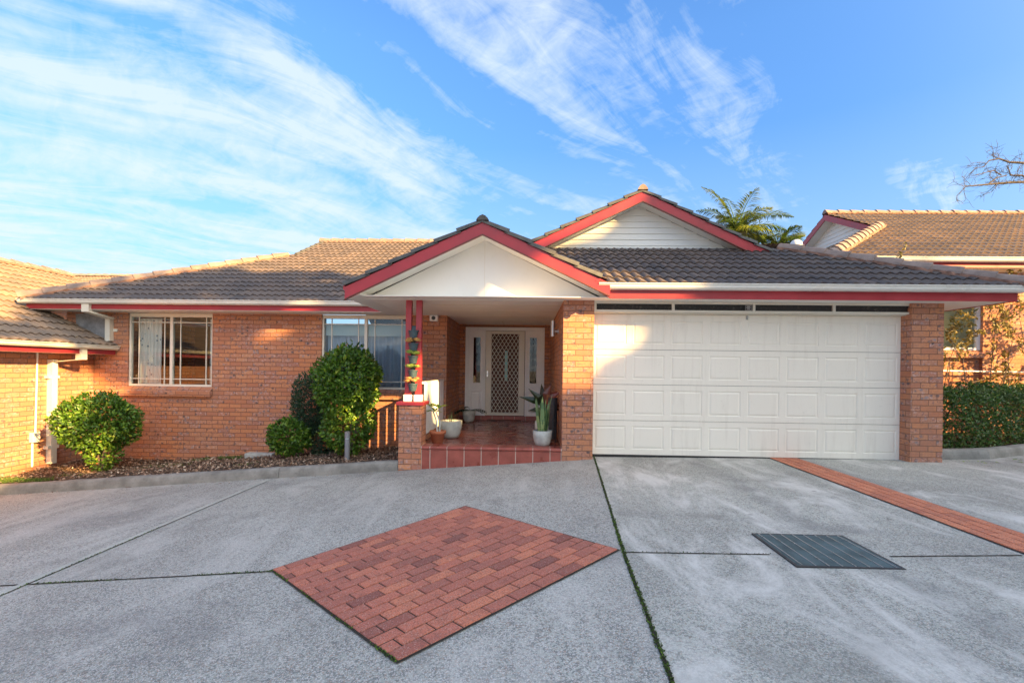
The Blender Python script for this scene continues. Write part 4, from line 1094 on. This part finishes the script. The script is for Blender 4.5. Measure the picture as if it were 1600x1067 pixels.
# palms
def palm(loc, label, fr, seed, mat):
    T = thing('palm_tree', (loc[0], loc[1], 0), label, 'palm tree')
    rnd = random.Random(seed); m = MB(); m.tube([(loc[0], loc[1], 0), (loc[0] + .1, loc[1], loc[2] * .5), loc], [.16, .13, .11], 10); m.build('trunk', M['bark'], T, offset='world')
    lf = MB(); st = MB()
    for (dx, dz, dy, L, yel) in fr:
        d = Vector((dx, dy, dz)).normalized(); p = Vector(loc); pts = [p.copy()]; n = 12
        for k in range(n):
            d = (d + Vector((dx * .04, dy * .04, -.06 * (1 + k * .12)))).normalized(); p = p + d * L / n; pts.append(p.copy())
        st.tube(pts, [.03 * (1 - k / (n + 1)) + .005 for k in range(n + 1)], 5)
        for k in range(2, n * 5):
            s = k / (n * 5); i = int(s * n); f = s * n - i; q = pts[i].lerp(pts[min(i+1, n)], f); ax = (pts[min(i+1, n)] - pts[i]).normalized()
            sd = ax.cross(Vector((0, 0, 1)))
            if sd.length < .1: sd = Vector((1, 0, 0))
            sd.normalize()
            ll = .62 * math.sin(PI * min(1, .12 + s * .9)) + .08
            for g in (1, -1):
                lf.tint = min(1, max(0, rnd.gauss(.75 if yel else .35, .2)))
                dd = (sd * g + ax * .7 + Vector((0, 0, rnd.uniform(-.35, .25)))).normalized()
                lf.leaf(q, dd, Vector((0, 0, 1)), ll * rnd.uniform(.9, 1.2), .05, .25)
    st.build('frond_stem', M['leaf_palm'], T, offset='world'); lf.build('fronds', mat, T, offset='world')
palm((10.25, 24, 8.3), 'tall palm tree with upright fronds behind the garage gable',
     [(-.25, 1, .1, 3.1, 1), (-.05, 1, .2, 2.4, 0), (.75, .85, 0, 3.1, 0), (-.9, .75, .2, 2.6, 0), (.35, .8, -.4, 2.0, 1), (-.5, .6, -.6, 1.9, 0), (1, .3, .3, 2.2, 0), (-1, .35, .3, 2.2, 0), (.3, .9, .6, 2.3, 0), (.2, .3, -.9, 1.8, 1), (.6, .35, -.3, 1.6, 1), (-.6, .2, -.3, 1.6, 0), (.15, .6, .1, 1.5, 1), (-.2, .5, .1, 1.4, 1), (.9, .1, -.2, 1.5, 0), (.5, 1, .4, 2.7, 0), (.1, 1, -.3, 2.3, 1), (1, .6, -.3, 2.4, 0), (-.6, 1, 0, 2.4, 0), (.8, .5, .5, 2.0, 1)], 71, M['leaf_palm'])
palm((12.3, 24, 7.55), 'lower palm tree with spreading fronds near the roof ventilator',
     [(1, .55, 0, 1.7, 0), (-.6, .9, .1, 1.5, 1), (.3, 1, -.3, 1.4, 0), (.9, .9, .4, 1.5, 0), (-1, .5, -.2, 1.4, 1), (.2, .7, -.8, 1.3, 0), (1, .15, .5, 1.7, 0), (-.3, .6, .8, 1.4, 0), (.5, .3, .1, 1.1, 1), (-.6, .25, .1, 1.1, 0), (0, .7, .1, 1.0, 1), (1, -.05, .2, 1.3, 0), (-1, 0, .1, 1.2, 1), (.6, .9, 0, 1.5, 1), (-.3, .5, -.3, 1.2, 0), (.8, .3, -.4, 1.5, 0)], 72, M['leaf_palm'])
# bare tree
T = thing('bare_tree', (24, 20, 0), 'leafless tree branches reaching in from the right edge against the sky', 'tree')
m = MB(); m.tube([(24, 20, 0), (23.7, 20, 4), (23.2, 20, 7.2)], [.35, .28, .2], 12); m.build('trunk', M['bark_grey'], T, offset='world')
m = MB(); rnd = random.Random(5)
def limb(pts, r0, r1, lev):
    P = [Vector(p) for p in pts]; n = len(P); m.tube(P, [r0 + (r1 - r0) * k / (n - 1) for k in range(n)], 6, cap=False)
    if lev <= 0: return
    for a, b in zip(P[:-1], P[1:]):
        d = b - a; L = d.length
        for _ in range(int(L / (.22 if lev > 1 else .16)) + 1):
            q = a.lerp(b, rnd.random()); dn = d.normalized()
            nd = (dn + Vector((rnd.gauss(0, .5), rnd.gauss(0, .5), rnd.choice((-1, 1)) * rnd.uniform(.4, 1.1)))).normalized()
            ln = rnd.uniform(.35, .8) * (1 if lev > 1 else .55); tw = [q]; x = q.copy()
            for k in range(4):
                nd = (nd + Vector((rnd.gauss(0, .35), rnd.gauss(0, .3), rnd.gauss(.05, .35)))).normalized(); x = x + nd * ln / 4; tw.append(x.copy())
            limb(tw, .011 if lev > 1 else .006, .003, lev - 1)
limb([(23.2, 20, 7.2), (21.8, 20, 8.8), (20.4, 20, 9.25), (19.3, 20, 9.2), (18.2, 20, 9.1), (17.7, 20, 9.05), (17.45, 20, 8.75)], .075, .008, 2)
limb([(23.2, 20, 7.2), (22.4, 20, 9.4), (21.2, 20.2, 10.1), (20, 20, 10.0), (19.4, 20, 10.03), (19.0, 20, 10.18), (18.6, 20, 10.1), (18.4, 20, 9.85), (18.0, 20, 9.8)], .075, .008, 2)
limb([(23.2, 20, 7.2), (23.8, 20.3, 9.0), (25.2, 20.6, 10.2), (26.6, 20.8, 10.5)], .08, .01, 2)
limb([(23.3, 20, 7.2), (24.8, 19.6, 8.3), (26.3, 19.3, 8.8), (27.4, 19.2, 8.7)], .075, .01, 2)
limb([(23.2, 20, 7.2), (23.0, 19.6, 9.2), (23.4, 19.3, 11.0)], .07, .01, 2)
limb([(20.3, 20, 9.25), (19.9, 20, 9.5), (19.45, 20, 9.5), (19.4, 20, 9.7), (19.3, 20, 9.9)], .04, .014, 2)
limb([(18.6, 20, 9.15), (18.9, 20, 9.4), (19.3, 20, 9.5)], .03, .02, 1)
limb([(19.1, 20, 9.5), (18.8, 20, 9.7), (18.4, 20, 9.6), (18.1, 20, 9.5)], .025, .008, 2)
m.build('branches', M['bark_grey'], T, offset='world')

# ------------------------------------------------------------------ bollard, pots
L = thing('bollard_light', (-3.05, 8.0, gard(-3.05, 8.0)), 'short grey bollard light standing in the garden bed before the bush', 'bollard light'); z = gard(-3.05, 8.0)
m = MB(); m.tube([(0, 0, -.03), (0, 0, .36)], .042, 20); m.build('post', M['bollard'], L)
m = MB(); m.tube([(0, 0, .36), (0, 0, .375)], .034, 20); m.build('lens', M['pelmet'], L)
m = MB(); m.tube([(0, 0, .375), (0, 0, .485)], .044, 20); m.build('cap', M['bollard'], L)
FZ = .166
def potted(name, loc, prof, mat, label, soil_z, soil_r, cat='potted plant'):
    T = thing(name, loc, label, cat); m = MB(); m.lathe(prof, (0, 0, 0), 36); m.build('pot', mat, T, smooth=True)
    m = MB(); m.lathe([(.0005, soil_z + .005), (soil_r, soil_z)], (0, 0, 0), 24); m.build('soil', M['soil'], T); return T
def rounded(r, h, th=.016, b=.55):
    return [(.001, 0), (r * b, 0), (r * (b + .17), h * .06), (r * .86, h * .28), (r * .96, h * .6), (r, h), (r - th, h), (r - th * 1.3, h * .85), (r * .8, h * .8)]
random.seed(81)
def tuft(mb, n, L, W, spread, z0, seed, bend=.1, wob=.15):
    rnd = random.Random(seed)
    for k in range(n):
        a = rnd.uniform(0, 2 * PI); sp = rnd.uniform(.2, 1) * spread; d = Vector((math.cos(a) * sp, math.sin(a) * sp, 1)).normalized()
        p = Vector((math.cos(a) * .03 * rnd.random() * 3, math.sin(a) * .03 * rnd.random() * 3, z0)); l = L * rnd.uniform(.55, 1.05); N = 6
        side = Vector((-math.sin(a + rnd.gauss(0, .6)), math.cos(a), 0)).normalized(); i = len(mb.v); mb.tint = rnd.uniform(.2, 1)
        for q in range(N + 1):
            t_ = q / N; w = W * (1 - t_) ** .55 * (.65 + .6 * min(1, t_ * 3)) if q < N else .001
            mb.v += [tuple(p - side * w * .5), tuple(p + side * w * .5)]
            d = (d + Vector((math.cos(a), math.sin(a), 0)) * bend * t_ * .5 - Vector((0, 0, bend * t_ * .8))).normalized(); p = p + d * l / N
        for q in range(N): mb.tint = rnd.uniform(.25, .95); mb.face([i+2*q, i+2*q+1, i+2*q+3, i+2*q+2])
# sword plant right front
T = potted('potted_plant', (.245, 7.66, FZ), rounded(.155, .245), M['pot'], 'tall green sword leaf plant in pale grey pot at the porch edge', .2, .13)
m = MB(); tuft(m, 26, .62, .065, .22, .2, 5, .02); m.build('leaves', M['snake'], T)
# bronze plant behind
T = potted('potted_plant', (.30, 8.25, FZ), rounded(.17, .33), M['pot'], 'broad dark leaf plant with reddish leaves behind the sword leaf plant', .28, .14)
m = MB()
rnd = random.Random(3)
m.tube([(0, 0, .25), (.02, 0, .65)], .012, 6)
for (dx, dz, l, w, tn) in ((-1, .55, .48, .13, .05), (-.7, .9, .42, .12, .1), (.6, .7, .34, .14, .9), (.2, 1, .34, .14, .75), (.9, .2, .3, .14, .95), (.1, .5, .32, .15, .55), (-.2, 1, .38, .12, .3), (.5, -.1, .28, .12, .6), (-.9, .1, .3, .11, .1), (.35, .5, .36, .16, 1)):
    m.tint = tn; m.leaf((0, rnd.uniform(-.03, .03), .55 + rnd.uniform(-.05, .08)), Vector((dx, rnd.uniform(-.5, .2), dz)), Vector((-dz * .2, -.8, .6)), l, w, .25)
m.build('leaves', M['bronze_leaf'], T)
# black plant stand right of it
L = thing('umbrella_stand', (.43, 8.1, FZ), 'slim black stand in the porch corner behind the plant pots', 'stand')
m = MB(); 
for (x, y) in ((-.05, -.05), (.05, -.05), (-.05, .05), (.05, .05)): m.tube([(x, y, 0), (x, y, .72)], .008, 6)
m.build('legs', M['blackmetal'], L); m = MB(); m.lathe([(.001, .05), (.07, .05), (.075, .45), (.08, .74), (.07, .74), (.065, .1)], n=18); m.build('basket', M['blackmetal'], L)
# terracotta pot with stick plant
TF = .166
T = potted('potted_plant', (-1.46, 7.74, TF), [(.001, 0), (.085, 0), (.118, .15), (.132, .15), (.137, .2), (.120, .2), (.112, .16)], M['terracotta'], 'bare stemmed plant with few yellow leaves in small terracotta pot', .165, .115)
m = MB(); m.tube([(0, 0, .15), (-.03, 0, .38), (-.08, 0, .52), (-.12, 0, .58)], [.016, .014, .012, .01], 7); m.tube([(.03, 0, .15), (.035, 0, .34), (-.03, 0, .50), (.02, 0, .56)], [.016, .014, .011, .009], 7); m.build('stem', M['pot'], T)
m = MB(); rnd = random.Random(4)
for (px, pz) in ((-.12, .58), (.02, .56), (-.05, .5)):
    for k in range(6): m.tint = rnd.uniform(.5, 1); a = rnd.uniform(0, 2*PI); m.leaf((px, 0, pz), Vector((math.cos(a), math.sin(a) * .6, rnd.uniform(.1, .9))), Vector((0, -.3, 1)), rnd.uniform(.12, .19), .05, .3)
m.build('leaves', M['leaf'], T)
T = potted('potted_plant', (-1.345, 8.35, FZ), rounded(.20, .30), M['pot'], 'wide pale grey concrete pot with sparse twigs beside the white fence', .25, .17)
m = MB(); tuft(m, 9, .22, .008, .5, .24, 8, .1); m.build('leaves', M['leaf_dark'], T)
T = potted('potted_plant', (-1.34, 10.9, FZ), rounded(.15, .26), M['pot'], 'dark drooping leafy plant in grey pot left of the front door', .21, .12)
m = MB(); rnd = random.Random(9)
for k in range(11):
    a = rnd.uniform(0, 2 * PI); d = Vector((math.cos(a), math.sin(a) * .6, rnd.uniform(.5, 1.3))).normalized(); p = Vector((0, 0, .22)); l = rnd.uniform(.25, .5)
    for q in range(8):
        d = (d + Vector((d.x * .1, d.y * .1, -.16))).normalized(); p2 = p + d * l / 8; sd = d.cross(Vector((0, 0, 1))).normalized()
        for g in (1, -1): m.tint = rnd.random(); m.leaf(p, (sd * g + d).normalized(), Vector((0, 0, 1)), .10, .035)
        p = p2
m.build('leaves', M['leaf_dark'], T)
# hanging planters between the posts
hang = [(1.90, None, 'empty dark planter at the top of the row between red posts'), (1.70, 'pink', 'dark hanging planter with peach succulents, second from the top'), (1.50, 'green', 'dark hanging planter with pale green rosette, middle of the row'),
        (1.28, 'mix', 'dark hanging planter with spreading green succulents, fourth from the top'), (1.07, 'pink', 'dark hanging planter with peach succulents, lowest of the row')]
proto = thing('hanging_planter', (-1.805, 7.44, 1.90), hang[0][2], 'planter', 'planters hanging between the red posts')
m = MB(); m.lathe([(.001, -.05), (.055, -.05), (.075, .05), (.082, .055), (.082, .07), (.068, .07), (.062, .02), (.001, .01)], n=20); m.build('pot', M['planter'], proto, smooth=False)
m = MB(); m.box(-.05, .05, .05, .062, -.05, .14); m.build('hanger', M['planter'], proto)
for (zz, kd, lab) in hang:
    if kd is None: c = proto
    else:
        c = copy_tree(proto); c['label'] = lab; c.location = (-1.805, 7.44, zz)
        m = MB(); rnd = random.Random(int(zz * 100)); mt = {'pink': M['succ_pink'], 'green': M['succ_green'], 'mix': M['succ_green']}[kd]
        for r_ in range(5 if kd != 'green' else 3):
            cx, cy, cz = rnd.uniform(-.10, .09), rnd.uniform(-.10, -.02), .10 + rnd.uniform(-.02, .025)
            for k in range(16):
                a = k * 2.4; e = .15 + k * .07; m.tint = rnd.random()
                m.leaf((cx, cy, cz), Vector((math.cos(a), math.sin(a), e)), Vector((-math.cos(a) * e, -math.sin(a) * e, 1)), .085 * (1 - k * .02) * (1.2 if kd == 'green' else 1), .045, -.15)
        m.build('succulent', mt, c)
m = MB(); m.tube([(-1.805, 7.502, .97), (-1.805, 7.502, 2.05)], .006, 5); m.box(-1.90, -1.72, 7.497, 7.507, 2.02, 2.05)
tag(m.build('planter_rail', M['blackmetal']), 'thin black hanging rail carrying the small planters between red posts', 'rail')

# ------------------------------------------------------------------ sun, and the trees across the drive that shade the house front
AZI, ELE = math.radians(54), math.radians(21.5)
S = Vector((math.sin(AZI) * math.cos(ELE), -math.cos(AZI) * math.cos(ELE), math.sin(ELE)))
# gaps between the branches: each lets one patch of sun reach the house
GAPS = [
    ((.77, 7.35, 1.85), .36), ((1.20, 7.56, 1.90), .18), ((1.45, 7.56, 1.72), .0), ((2.25, 7.56, 1.60), -.08), ((.77, 7.35, 1.5), .25),
    ((-4.95, 9.6, 2.12), .0), ((-5.4, 9.6, 1.95), -.10), ((-1.75, 7.5, 1.15), .26), ((-2.85, 9.6, .35), .36), ((-1.85, 9.6, 1.25), .20), ((-2.7, 8.3, .75), .10),
    ((.7, 6.93, 2.85), .36), ((1.6, 7.04, 2.5), .22), ((-1.12, 7.36, 3.02), -.10), ((.0, 7.36, 2.56), -.06), ((-4.6, 9.12, 2.52), -.08), ((.7, 8.95, 4.1), .12), ((1.5, 8.95, 4.5), .2),
    ((-9.0, 7.9, .45), .8), ((-9.0, 7.6, -.2), .5), ((-9.0, 7.2, .9), .7), ((-9.0, 8.4, .9), .4), ((-8.2, 8.6, -.45), .15), ((-9.0, 9.2, .9), .3), ((-8.7, 9.6, .7), .12)]
def lit(p, grow_=.22):
    for c, r in GAPS:
        w = p - Vector(c); al = w.dot(S)
        if (w - S * al).length < r + grow_: return True
    return False
def shade_tree(x, y, rx, ry, zc, rz, n, seed, label):
    T = thing('shade_tree', (x, y, gz(x, y)), label, 'tree', 'trees across the drive')
    rnd = random.Random(seed); m = MB(); b = gz(x, y)
    m.tube([(x, y, b - .3), (x + .2, y, zc * .35), (x, y + .2, zc)], [.38, .30, .14], 12)
    for k in range(9):
        a = k * .7; m.tube([(x, y, zc * rnd.uniform(.35, .7)), (x + math.cos(a) * rx * .4, y + math.sin(a) * ry * .4, zc + rnd.uniform(-.2, .2) * rz), (x + math.cos(a) * rx * .8, y + math.sin(a) * ry * .8, zc + rnd.uniform(-.4, .6) * rz)], [.14, .09, .03], 7)
    m.build('trunk', M['bark'], T, offset='world'); lf = MB()
    for k in range(n):
        while True:
            d = Vector((rnd.uniform(-1, 1), rnd.uniform(-1, 1), rnd.uniform(-1, 1)))
            if abs(d.x) ** 3 + abs(d.y) ** 3 + abs(d.z) ** 3 < 1: break
        p = Vector((x + d.x * rx, y + d.y * ry, zc + d.z * rz))
        dl = Vector((rnd.gauss(0, 1), rnd.gauss(0, 1), rnd.gauss(0, 1))).normalized()
        if p.z < .3 or lit(p + dl * .26): continue
        lf.tint = rnd.random()
        lf.leaf(p, dl, (S + Vector((rnd.gauss(0, .5), rnd.gauss(0, .5), rnd.gauss(0, .5)))).normalized(), rnd.uniform(.4, .65), rnd.uniform(.28, .42), .1)
    lf.build('crown', M['leaf_tree'], T, offset='world')
shade_tree(11.2, -8.5, 3.2, 2.6, 5.4, 4.7, 4600, 101, 'smaller dense tree nearest the camera across the drive')
shade_tree(18.6, -8.5, 4.0, 3.0, 8.2, 8.0, 9500, 102, 'broad dense tree across the drive, left of the tallest')
shade_tree(26.0, -8.5, 4.7, 3.0, 8.2, 8.1, 10500, 103, 'tallest dense tree across the drive behind the camera')
shade_tree(29.9, -8.5, 2.5, 2.4, 6.6, 6.6, 4200, 104, 'dense tree at the far right across the drive')

sun = bpy.data.lights.new('sun', 'SUN'); sun.energy = 4.7; sun.angle = math.radians(.5); sun.color = (1, .60, .22)
so = bpy.data.objects.new('sun', sun); COL.objects.link(so); so.rotation_euler = S.to_track_quat('Z', 'Y').to_euler(); so.location = (20, -20, 20)

# ------------------------------------------------------------------ sky
w = bpy.data.worlds.new('World'); sc.world = w; w.use_nodes = True; nt = w.node_tree; nd = nt.nodes; lk = nt.links
bg = nd['Background']
sky = nd.new('ShaderNodeTexSky'); sky.sky_type = 'NISHITA'; sky.sun_disc = False; sky.sun_elevation = ELE; sky.sun_rotation = math.atan2(S.x, S.y); sky.air_density = 1.0; sky.dust_density = .6; sky.ozone_density = 2.5
def N(t, **k):
    x = nd.new(t)
    for a, b in k.items(): setattr(x, a, b)
    return x
def mth(op, a, b=None, c=None):
    x = N('ShaderNodeMath', operation=op)
    for i, v in enumerate((a, b, c)):
        if v is None: continue
        if hasattr(v, 'is_linked'): lk.new(v, x.inputs[i])
        else: x.inputs[i].default_value = v
    return x.outputs[0]
tc = N('ShaderNodeTexCoord'); sep = N('ShaderNodeSeparateXYZ'); lk.new(tc.outputs['Generated'], sep.inputs[0])
zz = mth('MAXIMUM', mth('ADD', sep.outputs[2], .12), .04)
px = mth('DIVIDE', sep.outputs[0], zz); py = mth('DIVIDE', sep.outputs[1], zz)
def wn(vec, scale, det, rough, dist, out='Fac'):
    x = N('ShaderNodeTexNoise'); x.inputs['Scale'].default_value = scale; x.inputs['Detail'].default_value = det; x.inputs['Roughness'].default_value = rough; x.inputs['Distortion'].default_value = dist
    lk.new(vec, x.inputs['Vector']); return x.outputs[out]
phi = math.radians(-44)   # direction of the cirrus bands
ca, sa = math.cos(phi), math.sin(phi)
cu = mth('ADD', mth('MULTIPLY', px, -sa), mth('MULTIPLY', py, ca))
cv = mth('ADD', mth('MULTIPLY', px, ca), mth('MULTIPLY', py, sa))
def vec(a, fa, b, fb, c):
    x = N('ShaderNodeCombineXYZ'); lk.new(mth('MULTIPLY', a, fa), x.inputs[0]); lk.new(mth('MULTIPLY', b, fb), x.inputs[1]); x.inputs[2].default_value = c; return x.outputs[0]
bend = wn(vec(cu, .5, cv, .5, 2.0), 1.0, 2, .5, 0)
cvb = mth('ADD', cv, mth('MULTIPLY', bend, 1.1))
n1 = wn(vec(cu, .42, cvb, 1.5, 1.7), 2.1, 3, .5, .35)          # the bands
n2 = wn(vec(cu, 1.1, cvb, 3.2, 3.3), 1.6, 9, .68, 1.2)        # feathered texture
n3 = wn(vec(px, 1, py, 1, 8), .55, 3, .5, .2)                  # where there are any
n4 = wn(vec(cu, 5.5, cvb, 2.6, 5), 2.6, 7, .62, .6)             # cross ripples
dens = mth('ADD', mth('ADD', mth('MULTIPLY', n1, 1.25), mth('MULTIPLY', n2, .75)), mth('ADD', mth('MULTIPLY', n3, .35), mth('MULTIPLY', n4, .34)))
front = mth('MINIMUM', mth('MAXIMUM', mth('MULTIPLY', sep.outputs[1], 3), 0), 1)
azm = mth('MINIMUM', mth('MAXIMUM', mth('DIVIDE', sep.outputs[0], mth('MAXIMUM', mth('ABSOLUTE', sep.outputs[1]), .05)), -1.2), 1.6)
dens = mth('SUBTRACT', dens, mth('MULTIPLY', mth('MULTIPLY', mth('ADD', azm, .2), .07), front))
dens = mth('SUBTRACT', dens, mth('MULTIPLY', mth('MULTIPLY', mth('MAXIMUM', mth('SUBTRACT', azm, .2), 0), .26), front))
rp = N('ShaderNodeValToRGB'); rp.color_ramp.elements[0].position = .34; rp.color_ramp.elements[1].position = .68; lk.new(mth('SUBTRACT', dens, .905), rp.inputs[0])
rp.color_ramp.elements[0].color = (0, 0, 0, 1); rp.color_ramp.elements[1].color = (.82, .82, .82, 1)
# haze low down
hz = N('ShaderNodeMapRange'); hz.inputs['From Min'].default_value = 0.02; hz.inputs['From Max'].default_value = .42; hz.inputs['To Min'].default_value = .85; hz.inputs['To Max'].default_value = 0; lk.new(sep.outputs[2], hz.inputs['Value'])
fac = mth('MAXIMUM', rp.outputs[0], hz.outputs[0])
# unseen brightness round the sun, added as fill light from behind the camera
sd = N('ShaderNodeVectorMath', operation='DOT_PRODUCT'); lk.new(tc.outputs['Generated'], sd.inputs[0]); sd.inputs[1].default_value = S
fill_glow = mth('MULTIPLY', mth('POWER', mth('MAXIMUM', sd.outputs['Value'], 0), 1.6), 7.0)
fill_veil = mth('MULTIPLY', mth('POWER', mth('MAXIMUM', sd.outputs['Value'], 0), 2.0), .75)
SKYM = (.60, .88, 1.13)
mul = N('ShaderNodeMix', data_type='RGBA', blend_type='MULTIPLY'); mul.inputs[0].default_value = 1; lk.new(sky.outputs[0], mul.inputs[6]); mul.inputs[7].default_value = SKYM + (1,)
cl = N('ShaderNodeMix', data_type='RGBA', blend_type='MIX'); lk.new(fac, cl.inputs[0]); lk.new(mul.outputs[2], cl.inputs[6])
cc = N('ShaderNodeMix', data_type='RGBA', blend_type='MIX'); lk.new(mth('MINIMUM', mth('MULTIPLY', fill_glow, .14), 1), cc.inputs[0]); cc.inputs[6].default_value = (2.55, 2.9, 3.15, 1); cc.inputs[7].default_value = (15, 13.2, 10.5, 1)
lk.new(cc.outputs[2], cl.inputs[7])
dk_ = N('ShaderNodeMapRange'); dk_.inputs['From Min'].default_value = 0; dk_.inputs['From Max'].default_value = .55; dk_.inputs['To Min'].default_value = .56; dk_.inputs['To Max'].default_value = 1.02; lk.new(sep.outputs[2], dk_.inputs['Value'])
dm = N('ShaderNodeVectorMath', operation='SCALE'); lk.new(mul.outputs[2], dm.inputs[0]); lk.new(dk_.outputs[0], dm.inputs['Scale'])
hm = N('ShaderNodeMix', data_type='RGBA', blend_type='MIX'); lk.new(hz.outputs[0], hm.inputs[0]); lk.new(dm.outputs[0], hm.inputs[6]); hm.inputs[7].default_value = (1.55, 2.25, 3.15, 1)
lk.new(hm.outputs[2], cl.inputs[6]); lk.new(mth('MAXIMUM', rp.outputs[0], fill_veil), cl.inputs[0])
lk.new(cl.outputs[2], bg.inputs['Color']); bg.inputs['Strength'].default_value = .074

# ------------------------------------------------------------------ camera
cam = bpy.data.cameras.new('camera'); cam.sensor_width = 36; cam.lens = 36 * 745 / 1600; cam.shift_y = 43.5 / 1600; cam.clip_end = 3000; cam.clip_start = .05
co = bpy.data.objects.new('camera', cam); COL.objects.link(co)
Rm = Matrix.Rotation(.0335, 4, 'Z') @ Matrix.Rotation(PI / 2, 4, 'X') @ Matrix.Rotation(.013, 4, 'Z')
co.matrix_world = Matrix.Translation((0, 0, 1.38)) @ Rm
sc.camera = co
vs = sc.view_settings; vs.view_transform = 'Standard'; vs.look = 'None'; vs.exposure = 2.2; vs.gamma = 1
sc.cycles.max_bounces = 10; sc.cycles.diffuse_bounces = 8; sc.cycles.transparent_max_bounces = 8
sc.render.resolution_x = 1024; sc.render.resolution_y = 682
